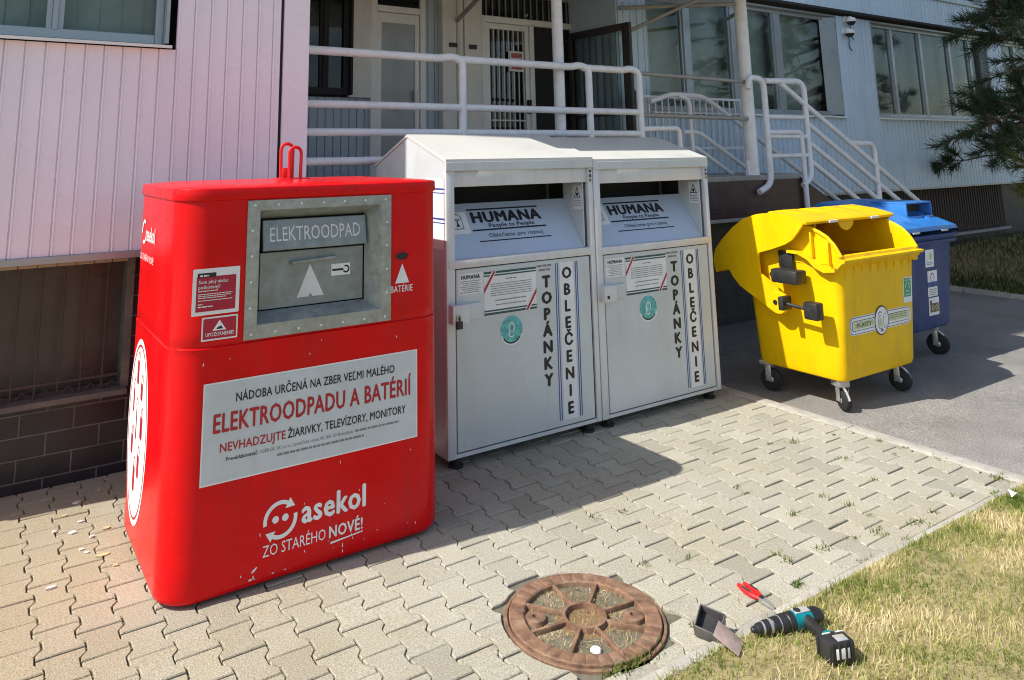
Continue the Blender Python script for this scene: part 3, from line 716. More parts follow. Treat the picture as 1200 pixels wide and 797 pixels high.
# ------------------------------------------------------------------ clothing containers
def clothing_container(X):
    Yf, W_ = 3.72, 1.086; Xr = X + W_
    t = thing('clothing_container', 'grey metal clothing container next to the red one, padlock hanging from its lock box', 'container', (X + W_ / 2, 4.17, 0), 'clothing donation containers')
    prof = [(Yf, .055), (4.62, .055), (4.62, 1.583), (4.175, 1.762), (Yf + .004, 1.608)]
    c = MB('alu'); 
    c.prism([(p[0], p[1]) for p in prof], 'X', X, X + .012); c.prism(prof, 'X', Xr - .012, Xr)
    c.box(X + .012, Xr - .012, 4.605, 4.62, .055, 1.58); c.box(X + .012, Xr - .012, Yf + .03, 4.605, .055, .075)
    c.m('alu_post').box(X - .001, X + .054, Yf - .002, Yf + .03, .054, 1.562, .004).box(Xr - .036, Xr + .001, Yf - .002, Yf + .03, .054, 1.562, .004)
    c.box(X + .012, Xr - .01, Yf - .006, Yf + .05, 1.026, 1.072, .004)
    c.box(X + .054, Xr - .036, Yf + .003, Yf + .02, .055, .075)
    c.build('body', t, 25)
    c = MB('lid_cream')
    c.prism([(Yf - .012, 1.610), (Yf - .010, 1.626), (4.172, 1.779), (4.178, 1.779), (4.635, 1.594), (4.632, 1.580), (4.175, 1.763), (Yf, 1.608)], 'X', X - .006, Xr + .0005)
    c.m('alu').box(X - .006, Xr + .0005, Yf - .013, Yf + .002, 1.560, 1.611, .003)
    c.build('lid', t, 20)
    c = MB('alu_post'); c.box(X + .054, Xr - .036, Yf + .012, Yf + .022, 1.470, 1.562, .002); c.build('fascia', t)
    c = MB('steel'); c.box(Xr - .030, Xr - .010, Yf - .006, Yf - .002, 1.47, 1.558, .001)
    c.m('ink').rect(front(Yf - .006), Xr - .028, Xr - .012, 1.53, 1.545).rect(front(Yf - .006), Xr - .028, Xr - .012, 1.50, 1.518).rect(front(Yf - .006), Xr - .026, Xr - .014, 1.478, 1.488); c.build('hinge', t)
    # chute drum: sloping panel, cheeks, dark cavity behind
    a = math.radians(0); p0 = V((0, Yf + .030, 1.070)); p1 = V((0, Yf + .215, 1.362))
    FC = Frame(p0, (1, 0, 0), p1 - p0); LC = (p1 - p0).length
    c = MB('chute')
    xa, xb = X + .058, Xr - .062
    nrm = FC.n
    c.add([FC.p(xa, 0), FC.p(xb, 0), FC.p(xb, LC), FC.p(xa, LC), FC.p(xa, 0, -.012), FC.p(xb, 0, -.012), FC.p(xb, LC, -.012), FC.p(xa, LC, -.012)],
          [[0, 1, 2, 3], [7, 6, 5, 4], [3, 2, 6, 7], [1, 5, 6, 2], [0, 3, 7, 4], [0, 4, 5, 1]])
    u = X - 2.224
    k = lambda px: px + u
    c.m('ink').rect(FC, k(2.475), k(3.005), .296, .306).rect(FC, k(2.475), k(3.02), .162, .172).rect(FC, k(2.50), k(3.03), .092, .099)
    c.text(FC, 'HUMANA', k(2.497), .216, .066, .505, .085); c.text(FC, 'People to People', k(2.60), .181, .024, .335, .03); c.text(FC, 'Oblečenie pre rozvoj', k(2.575), .117, .026, .40, .004)
    c.m('white').rect(FC, k(2.315), k(2.462), .150, .290); c.m('ink')
    c.arc(FC, k(2.388), .250, .036, .030, .006, -10, 190).rect(FC, k(2.352), k(2.358), .185, .252).rect(FC, k(2.418), k(2.424), .185, .252).rect(FC, k(2.352), k(2.424), .180, .187).rect(FC, k(2.366), k(2.412), .236, .247)
    c.rect(FC, k(2.384), k(2.394), .20, .237).mark(FC, [(k(2.374), .198), (k(2.402), .198), (k(2.389), .222)], .0016)
    c.build('chute_panel', t, 20)
    c = MB('alu'); c.prism([(Yf + .032, 1.074), (Yf + .22, 1.074), (Yf + .22, 1.56), (Yf + .032, 1.56)], 'X', Xr - .060, Xr - .050)
    FR = Frame((Xr - .060, 0, 0), (0, -1, 0), (0, 0, 1))
    c.m('white').rect(FR, -(Yf + .125), -(Yf + .035), 1.300, 1.452, .0012); c.m('ink')
    for q in range(3):
        pa = [(-(Yf + .112), 1.372), (-(Yf + .048), 1.372), (-(Yf + .080), 1.436)]; a_, b_ = pa[q], pa[(q + 1) % 3]
        dx, dz = b_[0] - a_[0], b_[1] - a_[1]; l = math.hypot(dx, dz); nx, nz = -dz / l * .005, dx / l * .005
        c.mark(FR, [a_, b_, (b_[0] + nx, b_[1] + nz), (a_[0] + nx, a_[1] + nz)], .002)
    c.ell(FR, -(Yf + .080), 1.392, .010, .012, .002, 10); c.m('micro')
    rng = random.Random(5)
    for q in range(4): c.micro(FR, -(Yf + .115), -(Yf + .045), 1.352 - q * .011, .004, .002, rng)
    c.build('cheek', t, 20)
    c = MB('alu'); c.prism([(Yf + .032, 1.074), (Yf + .22, 1.074), (Yf + .22, 1.56), (Yf + .032, 1.56)], 'X', X + .045, X + .055)
    c.build('cheek', t, 20)
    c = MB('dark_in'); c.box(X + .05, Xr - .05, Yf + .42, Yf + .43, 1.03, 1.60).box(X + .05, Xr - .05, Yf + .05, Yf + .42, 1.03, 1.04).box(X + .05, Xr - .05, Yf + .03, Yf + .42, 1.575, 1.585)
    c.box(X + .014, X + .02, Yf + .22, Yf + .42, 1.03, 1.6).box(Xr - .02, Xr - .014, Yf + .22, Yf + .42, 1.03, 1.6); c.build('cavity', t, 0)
    # door with its stickers
    dx0, dx1 = X + .061, Xr - .052
    c = MB('alu'); c.box(dx0, dx1, Yf - .001, Yf + .02, .082, 1.020, .003); D = front(Yf - .001)
    c.build('door', t, 20)
    c = MB('iron'); rg = random.Random(23)
    for q in range(26):
        xx = rg.uniform(dx0 + .02, dx1 - .02); zz = rg.choice([rg.uniform(.085, .11), rg.uniform(.09, .35), rg.uniform(.35, .95)]); w = rg.uniform(.001, .003); l = rg.uniform(.002, .010); a_ = rg.uniform(-.8, .8)
        c.mark(D, [(xx, zz), (xx + w, zz + w * .4), (xx + w * .7 + l * a_, zz + l), (xx + l * a_, zz + l * .9)], .0006)
    c.build('scuff', t, 0)
    c = MB('ink'); c.rect(front(Yf + .012), X + .05, Xr - .03, .075, 1.028, 0); c.build('door_gap', t, 0)
    c = MB('alu'); D = front(Yf - .001)
    rng = random.Random(12)
    c = MB('white'); c.rect(D, k(2.298), k(2.461), .883, .997); c.m('ink').text(D, 'HUMANA', k(2.315), .966, .020, .125, .08); c.m('micro')
    for q in range(7): c.micro(D, k(2.31 + .01 * (q % 3)), k(2.445 - .012 * (q % 2)), .952 - q * .010, .0035, .0016, rng)
    c.build('card_sticker', t, 0)
    c = MB('white'); nx0, nx1, nz0, nz1 = k(2.468), k(2.838), .757, .992
    c.rect(D, nx0, nx1, nz0, nz1); c.m('greenink').rect(D, nx0, nx1, nz1 - .012, nz1, .0016).rect(D, nx0, nx1, nz1 - .026, nz1 - .018, .0016).rect(D, nx0, nx1, nz0, nz0 + .012, .0016).rect(D, nx0, nx1, nz0 + .018, nz0 + .026, .0016)
    c.m('white').mark(D, [(nx0, nz1 - .080), (nx0 + .055, nz1), (nx0 + .085, nz1), (nx0, nz1 - .125)][::-1], .0022); c.m('redink').mark(D, [(nx0, nz1 - .090), (nx0 + .064, nz1), (nx0 + .080, nz1), (nx0, nz1 - .115)][::-1], .0028)
    c.m('white').mark(D, [(nx1, nz0 + .080), (nx1 - .055, nz0), (nx1 - .085, nz0), (nx1, nz0 + .125)][::-1], .0022); c.m('redink').mark(D, [(nx1, nz0 + .090), (nx1 - .064, nz0), (nx1 - .080, nz0), (nx1, nz0 + .115)][::-1], .0028)
    c.m('micro').micro(D, (nx0 + nx1) / 2 - .035, (nx0 + nx1) / 2 + .04, nz1 - .050, .006, .0016, rng)
    for q in range(6): c.micro(D, nx0 + .045, nx1 - .035, nz1 - .072 - q * .0125, .0042, .0016, rng)
    c.micro(D, nx0 + .075, nx1 - .075, nz0 + .072, .006, .0016, rng).micro(D, nx0 + .08, nx1 - .08, nz0 + .048, .0055, .0016, rng)
    c.build('info_sticker', t, 0)
    c = MB('micro'); c.micro(D, k(2.845), k(2.955), .986, .012, .001, rng).micro(D, k(2.86), k(2.95), .962, .012, .001, rng)
    c.m('ink'); zz = .880
    step = (.880 - .322) / 6
    for q, ch in enumerate('TOPÁNKY'): c.text(D, ch, k(2.914), .868 - q * step * .985, .063, None, .105, .001, 'C')
    c.build('shoe_lettering', t, 0)
    c = MB('white'); c.rect(D, k(3.018), k(3.126), .112, 1.000); c.m('blueink')
    for q in (2.984, 2.999, 3.139, 3.153): c.rect(D, k(q), k(q + .007), .114, .998)
    c.m('ink'); step = (.967 - .072 - .140) / 8 * 1.0
    for q, ch in enumerate('OBLEČENIE'): c.text(D, ch, k(3.072), .906 - q * .0955, .062, None, .085, .0016, 'C')
    c.build('clothing_strip', t, 0)
    c = MB('globe'); c.ell(D, k(2.653), .660, .078, .078); c.m('white')
    c.arc(D, k(2.653), .672, .022, .030, .007, -60, 250, .0016).arc(D, k(2.650), .640, .020, .020, .006, 90, 330, .0016); c.arc(D, k(2.653), .660, .083, .083, .012, 200, 340, .0018); c.m('ink').arc(D, k(2.653), .660, .074, .074, .008, 215, 325, .0022)
    c.build('globe_sticker', t, 0)
    c = MB('alu_post'); c.box(X + .008, X + .115, Yf - .052, Yf - .002, .745, .842, .004); c.m('alu').box(X + .115, X + .215, Yf - .020, Yf - .002, .752, .838, .003); c.m('dark_in').mark(front(Yf - .052), [(X + .03, .765), (X + .05, .765), (X + .05, .785), (X + .03, .785)]); c.build('lock_box', t, 25)
    for fx in (X + .075, Xr - .075):
        for fy in (Yf + .045, 4.56):
            c = MB('rubber'); c.lathe((fx, fy, 0), (0, 0, 1), [(0, .040), (.012, .040), (.017, .024), (.030, .024), (.032, .031), (.056, .031)], 16); c.build('foot', t)
    # striped wrap sticker on the flank
    c = MB('white'); FL = Frame((X, 0, 0), (0, -1, 0), (0, 0, 1)); c.rect(FL, -3.95, -3.735, 1.13, 1.52); c.m('blueink').rect(FL, -3.95, -3.735, 1.455, 1.465, .0016).rect(FL, -3.95, -3.735, 1.435, 1.441, .0016).rect(FL, -3.95, -3.735, 1.29, 1.30, .0016).rect(FL, -3.95, -3.735, 1.27, 1.276, .0016); c.build('flank_sticker', t, 0)
    return t
cc = clothing_container(2.224)
c2 = copy_tree(cc); c2.location.x += 1.093; c2.location.y += .004; c2.rotation_euler.z = math.radians(.35); c2.scale.z = .991
c2['label'] = 'grey metal clothing container nearest the yellow bin, no padlock on it'
t = thing('padlock', 'small dark padlock hanging from the lock box of a clothing container', 'padlock', (2.262, 3.66, .74))
c = MB('black'); c.box(2.246, 2.284, 3.650, 3.668, .722, .762, .004); c.build('lock_body', t)
c = MB('steel'); c.tube(fillet([(2.254, 3.659, .76), (2.254, 3.659, .79), (2.276, 3.659, .79), (2.276, 3.659, .76)], .011), .004, 8); c.build('shackle', t)

# ------------------------------------------------------------------ wheeled bins
RZ = -.043
def caster(t, x, y, top, r=.072, ang=0, brake=False):
    c = MB('rubber'); ax = V((math.cos(ang), math.sin(ang), 0)); pr = V((-ax.y, ax.x, 0)); ce = V((x, y, r + RZ))
    w = .024
    c.lathe(ce - ax * w, ax, [(0, r * .70), (.003, r * .86), (.008, r * .97), (w, r), (2 * w - .008, r * .97), (2 * w - .003, r * .86), (2 * w, r * .70)], 22)
    wh = c.build('wheel', t)
    c = MB('steel'); c.lathe(ce - ax * (w + .003), ax, [(0, r * .2), (.002, r * .25), (2 * w + .004, r * .25), (2 * w + .006, r * .2)], 12); c.build('hub', wh)
    c = MB('steel'); off = pr * .028
    for sg in (-1, 1):
        b = ce + ax * sg * (w + .008)
        mtx = Matrix.LocRotScale(b + off * .5 + V((0, 0, r * .62)), Matrix.Rotation(ang, 3, 'Z'), V((1, 1, 1)))
        c.boxm((.005, .040, r * 1.5), mtx, .002)
    c.cyl(ce + off + V((0, 0, r * 1.3)), ce + off + V((0, 0, r * 1.3 + .018)), .040, .036, 16)
    mtx = Matrix.LocRotScale(V((x, y, (top + RZ + r * 2.3) / 2)) + off, Matrix.Rotation(ang, 3, 'Z'), V((1, 1, 1)))
    c.boxm((.085, .085, max(.012, top - RZ - r * 2.25)), mtx, .004)
    f = c.build('fork', t)
    if brake:
        c = MB('steel'); p = ce - pr * .035 + V((0, 0, r * .95))
        c.tube(fillet([ce + V((0, 0, r * 1.25)), p, p - pr * .03 + V((0, 0, -.05))], .02), .009, 8); c.build('brake_pedal', t)

def tub(c, top, bot, zt, zb, r, mat, matin, th=.012):
    x0, x1, y0, y1 = top; a0, a1, b0, b1 = bot
    def sec(z, d=0):
        f = (z - zb) / (zt - zb); return rr(a0 + (x0 - a0) * f + d, a1 + (x1 - a1) * f - d, b0 + (y0 - b0) * f + d, b1 + (y1 - b1) * f - d, r - d * .5, z, 6)
    s = [sec(zb, .03), sec(zb + .012, .008), sec(zb + .04), sec((zb + zt) / 2), sec(zt)]
    c.m(mat).loft(s, True, False)
    c.m(matin).loft([sec(zt, th), sec(zb + .04, th)][::1], False, False)
    c.loft([sec(zb + .04, th), [p for p in sec(zb + .04, th)]], True, False)
    c.m(mat).loft([sec(zt), sec(zt, th)], False, False)

# --- yellow bin
t = thing('wheeled_bin', 'large yellow plastics bin on casters, its curved lid rolled open', 'bin', (5.34, 3.45, 0), 'large wheeled recycling bins')
c = MB(); tub(c, (4.872, 5.812, 3.075, 3.83), (4.898, 5.782, 3.130, 3.79), .90, .138, .055, 'yellow', 'yellow_in'); c.build('body', t, 40)
c = MB('yellow')   # front rim: stepped flange with end ears
c.prism([(3.085, .862), (3.045, .905), (3.020, .918), (3.018, .932), (3.055, .936), (3.060, .952), (3.085, .956), (3.10, .90)], 'X', 4.845, 5.84)
for k in range(9):
    xx = 4.93 + k * .10; c.prism([(3.082, .80), (3.058, .895), (3.085, .895)], 'X', xx, xx + .006)
c.build('rim', t, 25)
chk = [(3.06, .90), (3.055, .950), (3.095, 1.02), (3.146, 1.072), (3.20, 1.10), (3.26, 1.122), (3.40, 1.15), (3.56, 1.15), (3.70, 1.10), (3.80, 1.00), (3.83, .86)]
for xa, nm in ((4.868, 0), (5.792, 1)):
    c = MB('yellow'); c.prism(chk, 'X', xa, xa + .018)
    sgn = -1 if nm == 0 else 1; xo = xa if nm == 0 else xa + .018
    # thickened edge along the arc
    for (ya, za), (yb, zb) in zip(chk[1:7], chk[2:8]):
        c.tube([(xo, ya, za), (xo, yb, zb)], .013, 8)
    # stiffening ribs and ledge
    for yy, z_a, z_b in ((3.13, .885, 1.04), (3.25, .93, 1.10)):
        c.box(min(xo, xo + sgn * .03), max(xo, xo + sgn * .03), yy - .006, yy + .006, z_a, z_b, .002)
    led = [(3.43, .967), (3.34, .965), (3.26, .935), (3.205, .89), (3.15, .865), (3.08, .88), (3.08, .855), (3.16, .842), (3.225, .868), (3.275, .915), (3.345, .945), (3.43, .947)]
    c.prism(led, 'X', min(xo, xo + sgn * .05), max(xo, xo + sgn * .05))
    c.build('cheek', t, 30)
# lid: two side arms and a curved shell
arm = [(3.243, 1.172), (3.31, 1.090), (3.353, 1.042), (3.413, 1.006), (3.52, .965), (3.635, .929), (3.642, .86), (3.638, .79), (3.55, .735), (3.459, .677), (3.425, .650), (3.418, .615), (3.432, .572), (3.465, .543), (3.503, .535), (3.56, .548), (3.629, .586), (3.73, .635), (3.814, .679), (3.87, .735), (3.902, .785), (3.96, .775), (4.029, .770), (4.040, .84), (4.018, .918), (3.95, .995), (3.85, 1.085), (3.746, 1.157), (3.63, 1.195), (3.51, 1.214), (3.38, 1.202)]
top = [(3.235, 1.165), (3.243, 1.174), (3.38, 1.206), (3.51, 1.217), (3.63, 1.199), (3.746, 1.161), (3.85, 1.089), (3.95, .999), (4.020, .920), (4.043, .84), (4.032, .768)]
for xa in (4.785, 5.868):
    c = MB('yellow'); c.prism(arm, 'X', xa, xa + .022)
    o_ = -1 if xa < 5 else 1; xe = xa if xa < 5 else xa + .022
    c.m('yellow').lathe((xe, 3.505, .605), (o_, 0, 0), [(0, .074), (.010, .070), (.012, .0)], 24)
    c.m('black').lathe((xe + o_ * .012, 3.517, .609), (o_, 0, 0), [(0, .017), (.006, .015), (.006, 0)], 14)
    c.build('lid_arm', t, 30)
c = MB('yellow'); inn = [(y * 1.0 + (.008 if y < 3.4 else -.012 if y > 3.9 else 0), z - .016) for y, z in top]
for (a, b2), (a_, b_) in zip(zip(top, top[1:]), zip(inn, inn[1:])):
    pass
c.prism(top + inn[::-1], 'X', 4.786, 5.889)
for xx in (5.02, 5.28, 5.54, 5.76):   # raised pads on the lid
    c.prism([(3.36, 1.200), (3.40, 1.216), (3.52, 1.228), (3.64, 1.209), (3.66, 1.19), (3.51, 1.215)], 'X', xx - .07, xx + .07)
c.build('lid', t, 30)
c = MB('yellow_in'); c.prism([(3.30, 1.185), (3.315, 1.185), (3.40, .93), (3.385, .93)], 'X', 5.0, 5.02)
c.build('inner_flap', t)
c = MB('yellow'); c.prism([(5.30 + .10 * math.cos(-PI * k / 12), 1.168 + .085 * math.sin(-PI * k / 12)) for k in range(13)], 'Y', 3.262, 3.274); c.build('lit_hole_disc', t)  # half-disc added to imitate a hand hole showing the sunlit lid behind
for xx in (5.10, 5.62):
    c = MB('offwhite'); c.prism([(3.228, 1.150), (3.228, 1.165), (3.26, 1.172), (3.26, 1.152)], 'X', xx - .05, xx + .05); c.build('lid_buffer', t)
# arms of the lifting gear: black clamps
c = MB('black'); c.box(4.835, 4.866, 3.40, 3.51, .84, .955, .006).box(4.72, 4.840, 3.30, 3.50, .752, .842, .010); c.prism([(3.50, .84), (3.53, .80), (3.50, .745), (3.47, .75)], 'X', 4.75, 4.83); c.build('clamp', t, 25)
c = MB('black'); c.box(4.70, 4.80, 3.405, 3.445, .575, .665, .008).cyl((4.745, 3.42, .618), (4.745, 3.26, .606), .012, None, 10).box(4.715, 4.795, 3.165, 3.265, .545, .655, .010); c.build('trunnion', t, 25)
for (cx, cy, br, an) in ((4.955, 3.185, True, -.45), (5.68, 3.20, True, .25), (4.955, 3.73, False, .35), (5.68, 3.72, False, .3)):
    caster(t, cx, cy, .158, .064 if an < 0 else .076, an, br)
# sticker band on the front; the front face leans a little
c = MB('white'); p0 = V((0, 3.1248, .20)); p1 = V((0, 3.0763, .88)); FY = Frame(p0, (1, 0, 0), p1 - p0)
zz = lambda z: (z - .20) * 1.003
by0, by1 = .428, .548
c.rrectm(FY, 4.965, 5.728, zz(by0) , zz(by1), .040, .001); c.m('ink').rrectm(FY, 4.975, 5.715, zz(by0 + .006), zz(by1 - .006), .028, .0016); c.m('white').rrectm(FY, 4.979, 5.711, zz(by0 + .010), zz(by1 - .010), .026, .0022)
for a, b2 in ((4.99, 5.27), (5.42, 5.70)):
    c.m('ink').rrectm(FY, a, b2, zz(by0 + .027), zz(by1 - .027), .020, .0028); c.m('white').rrectm(FY, a + .005, b2 - .005, zz(by0 + .031), zz(by1 - .031), .017, .0034)
c.m('lime').rrectm(FY, 5.01, 5.25, zz(.468), zz(.512), .008, .0037).rrectm(FY, 5.44, 5.68, zz(.472), zz(.516), .008, .0037); c.m('ink').text(FY, 'PLASTY', 5.05, zz(.478), .024, .17, .01, .0042); rng = random.Random(3); c.m('micro').micro(FY, 5.44, 5.67, zz(.503), .004, .0042, rng).micro(FY, 5.44, 5.66, zz(.488), .004, .0042, rng)
c.m('ink').ell(FY, 5.345, zz(.490), .088, .098, .0044, 36); c.m('white').ell(FY, 5.345, zz(.490), .080, .090, .005, 36)
c.m('lime').mark(FY, [(5.305, zz(.455)), (5.350, zz(.452)), (5.345, zz(.50)), (5.325, zz(.51)), (5.310, zz(.49))], .0056); c.m('micro')
c.arc(FY, 5.325, zz(.532), .022, .020, .008, 20, 200, .006).arc(FY, 5.33, zz(.48), .035, .045, .005, 80, 300, .0062).arc(FY, 5.385, zz(.485), .022, .050, .004, 60, 330, .006).ell(FY, 5.345, zz(.425), .018, .010, .006, 12)
c.build('sticker_band', t, 0)
c = MB('white'); c.rect(FY, 5.640, 5.755, zz(.570), zz(.745), .001); c.m('recgreen').rect(FY, 5.650, 5.742, zz(.610), zz(.738), .0018); c.m('lime')
for k in range(3): c.arc(FY, 5.696, zz(.676), .030, .036, .010, 100 + 120 * k, 190 + 120 * k, .0024)
c.m('white').micro(FY, 5.665, 5.735, zz(.722), .004, .0024, rng).micro(FY, 5.665, 5.735, zz(.622), .004, .0024, rng); c.build('green_sticker', t, 0)

# --- blue bin
t = thing('wheeled_bin', 'large blue paper bin with bright closed slotted lid behind the yellow bin', 'bin', (6.46, 3.80, 0), 'large wheeled recycling bins')
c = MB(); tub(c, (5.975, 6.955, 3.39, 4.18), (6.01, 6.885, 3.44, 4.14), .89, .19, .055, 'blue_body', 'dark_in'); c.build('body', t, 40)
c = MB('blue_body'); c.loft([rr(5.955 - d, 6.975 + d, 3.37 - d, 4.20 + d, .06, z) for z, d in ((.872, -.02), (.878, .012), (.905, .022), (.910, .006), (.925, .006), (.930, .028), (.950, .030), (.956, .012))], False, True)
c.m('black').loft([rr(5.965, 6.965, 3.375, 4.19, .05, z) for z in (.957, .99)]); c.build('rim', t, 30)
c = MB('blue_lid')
LP = [(3.345, .985, 0), (3.350, 1.012, 0), (3.48, 1.062, .015), (3.60, 1.112, .05), (3.72, 1.165, .10), (3.86, 1.205, .15), (4.0, 1.205, .16), (4.13, 1.13, .10), (4.20, 1.0, .0)]
secs = []
for y, z, ins in LP:
    a, b2 = 5.945 + ins * .6, 6.985 - ins * .9
    secs.append([V((a, y, .985)), V((a + .004, y, z - .02)), V((a + .02, y, z)), V((a * .75 + b2 * .25, y, z + .006)), V((a * .5 + b2 * .5, y, z + .008)), V((a * .25 + b2 * .75, y, z + .006)), V((b2 - .02, y, z)), V((b2 - .004, y, z - .02)), V((b2, y, .985))])
c.loft([s_[::-1] for s_ in secs][::1], True, True)
for xx in (6.16, 6.46, 6.76):
    c.prism([(3.43, 1.045), (3.47, 1.078), (3.55, 1.108), (3.57, 1.09)], 'X', xx - .02, xx + .02); 
c.build('lid', t, 35)
c = MB('blue_lid'); sx0, sx1 = 6.27, 6.68
c.box(sx0, sx1, 3.50, 3.78, 1.225, 1.238, .003).box(sx0, sx0 + .014, 3.50, 3.78, 1.10, 1.225, .003).box(sx1 - .014, sx1, 3.50, 3.78, 1.10, 1.225, .003).box(sx0, sx1, 3.495, 3.55, 1.09, 1.125, .003)
c.prism([(3.78, 1.15), (3.78, 1.238), (3.98, 1.215), (3.98, 1.15)], 'X', sx0, sx1)
c.m('dark_in').box(sx0 + .012, sx1 - .012, 3.60, 3.61, 1.08, 1.226).box(sx0 + .013, sx1 - .013, 3.52, 3.60, 1.118, 1.128); c.build('slot_hood', t, 25)
for xx in (6.30, 6.75):
    c = MB('steel'); c.box(xx - .05, xx + .05, 3.335, 3.37, .972, .986, .003); c.build('lid_buffer', t)
for (cx, cy, br, an) in ((6.06, 3.50, False, .3), (6.79, 3.52, True, .35), (6.06, 4.06, False, .3), (6.80, 4.05, False, .3)):
    caster(t, cx, cy, .21, .086, an, br)
p0 = V((0, 3.438, .23)); p1 = V((0, 3.389, .89)); FB = Frame(p0, (1, 0, 0), p1 - p0); zb_ = lambda z: (z - .23) * 1.003
rng = random.Random(9)
def bsticker(n, a, b2, z0, z1, kind):
    c = MB('white'); c.rect(FB, a, b2, zb_(z0), zb_(z1)); w = b2 - a
    if kind == 0:
        c.m('lime').rect(FB, a + w * .5, b2 - w * .18, zb_(z0 + .06), zb_(z1 - .03), .0018); c.m('micro').micro(FB, a + .02, b2 - .02, zb_(z0 + .02), .006, .002, rng).micro(FB, a + .02, b2 - .02, zb_(z0 + .035), .006, .002, rng)
    elif kind == 1:
        c.m('ink').arc(FB, a + w / 2, zb_(z1 - .06), .030, .042, .007, 0, 360, .0018).rect(FB, a + w / 2 - .012, a + w / 2 + .012, zb_(z1 - .125), zb_(z1 - .105), .0018); c.m('blueink').rect(FB, a, b2, zb_(z0 + .075), zb_(z0 + .115), .0018)
        c.m('micro')
        for q in range(4): c.micro(FB, a + .02, b2 - .02, zb_(z0 + .012 + q * .014), .005, .002, rng)
    else:
        c.m('iron').rect(FB, a + .02, b2 - .01, zb_(z0 + .025), zb_(z0 + .095), .0018); c.m('lime').arc(FB, a + w * .40, zb_(z0 + .06), .018, .022, .008, 0, 360, .0024).arc(FB, a + w * .72, zb_(z0 + .06), .018, .022, .008, 0, 360, .0024); c.m('ink').rect(FB, a + .02, a + .045, zb_(z1 - .05), zb_(z1 - .02), .0018)
    c.build(n, t, 0)
bsticker('paper_sticker', 6.40, 6.535, .690, .830, 0); bsticker('figure_sticker', 6.425, 6.575, .455, .660, 1); bsticker('rule_sticker', 6.430, 6.590, .305, .445, 2)
t.location.x += .115; t.location.y += .02
for ch in t.children:
    if ch.name.startswith('slot_hood'): ch.location.x += .22; ch.location.z -= .035
    if 'sticker' in ch.name: ch.location.x += .10

# ------------------------------------------------------------------ tools left on the ground
t = thing('cordless_drill', 'teal and black cordless drill lying on its side at the grass edge', 'drill', (2.5, 1.87, 0))
A = V((2.362, 1.940, .036)); B = V((2.645, 1.862, .036)); d = (B - A).normalized(); pr = V((d.y, -d.x, 0))
c = MB('black'); c.lathe(A, d, [(0, .005), (.004, .009), (.020, .012), (.022, .015), (.045, .018), (.047, .020), (.075, .021)], 20)
c.m('steel').lathe(A + d * .040, d, [(0, .0185), (.006, .0195), (.007, .018)], 20).lathe(A + d * .068, d, [(0, .021), (.010, .022), (.011, .020)], 20); c.build('chuck', t, 30)
c = MB('black'); c.lathe(A + d * .078, d, [(0, .020), (.004, .0235), (.030, .0245), (.032, .022), (.034, .026), (.060, .028), (.064, .024)], 22)
c.m('steel').lathe(A + d * .108, d, [(0, .025), (.008, .026), (.009, .023)], 20); c.build('torque_collar', t, 30)
c = MB('black'); c.lathe(A + d * .140, d, [(0, .022), (.006, .028), (.028, .029)], 18).m('teal').lathe(A + d * .168, d, [(0, .029), (.03, .030), (.070, .029), (.072, .02)], 18)
c.m('black').lathe(A + d * .238, d, [(0, .028), (.03, .028), (.048, .020)], 18)
c.m('rivet').boxm((.06, .03, .004), Matrix.LocRotScale(A + d * .205 + V((0, 0, .028)), Matrix.Rotation(math.atan2(d.y, d.x), 3, 'Z'), V((1, 1, 1))), .001); c.m('black').lathe(A + d * .19 + V((0, 0, .028)), (0, 0, 1), [(0, .013), (.004, .012), (.004, 0)], 14); c.build('housing', t, 35)
H0 = A + d * .215 + pr * .02; H1 = V((2.520, 1.742, .045))
c = MB('black'); c.tube([H0, H0 * .6 + H1 * .4, H1], [.022, .017, .021], 14); c.m('teal').tube([H1 - (H1 - H0).normalized() * .03, H1], [.020, .030], 14); c.build('grip', t, 40)
c = MB('black'); hd = (H1 - H0).normalized(); ang = math.atan2(hd.y, hd.x)
mtx = Matrix.LocRotScale(H1 + hd * .030 + d * -.008 + V((0, 0, -.003)), Matrix.Rotation(ang, 3, 'Z'), V((1, 1, 1)))
c.boxm((.060, .098, .066), mtx, .010); c.m('rivet').boxm((.030, .040, .004), mtx @ Matrix.Translation((.008, .01, .033)), .001); c.m('offwhite').boxm((.004, .030, .006), mtx @ Matrix.Translation((-.022, -.02, .032)), .001).boxm((.004, .03, .006), mtx @ Matrix.Translation((-.022, .03, .032)), .001); c.m('offwhite').boxm((.004, .05, .03), mtx @ Matrix.Translation((.030, 0, .0)), .001); c.m('black')
for q in (-.036, -.012, .012, .036): c.boxm((.064, .010, .060), mtx @ Matrix.Translation((.001, q, 0)), .003)
c.boxm((.012, .104, .058), mtx @ Matrix.Translation((-.030, 0, -.001)), .004); c.build('battery', t, 30)
t = thing('pliers', 'red handled pliers lying on the paving by the drill', 'pliers', (2.59, 2.09, 0))
P0 = V((2.574, 2.007, .012)); P1 = V((2.588, 2.062, .012)); sd = V((.97, -.22, 0))
c = MB('steel'); c.prism([(2.5725, 2.006), (2.5775, 2.0065), (2.602, 2.060), (2.592, 2.080), (2.578, 2.078), (2.574, 2.062)], 'Z', .005, .017); c.m('black').lathe((2.588, 2.068, .016), (0, 0, 1), [(0, .010), (.004, .009), (.004, 0)], 12); c.build('jaw', t, 25)
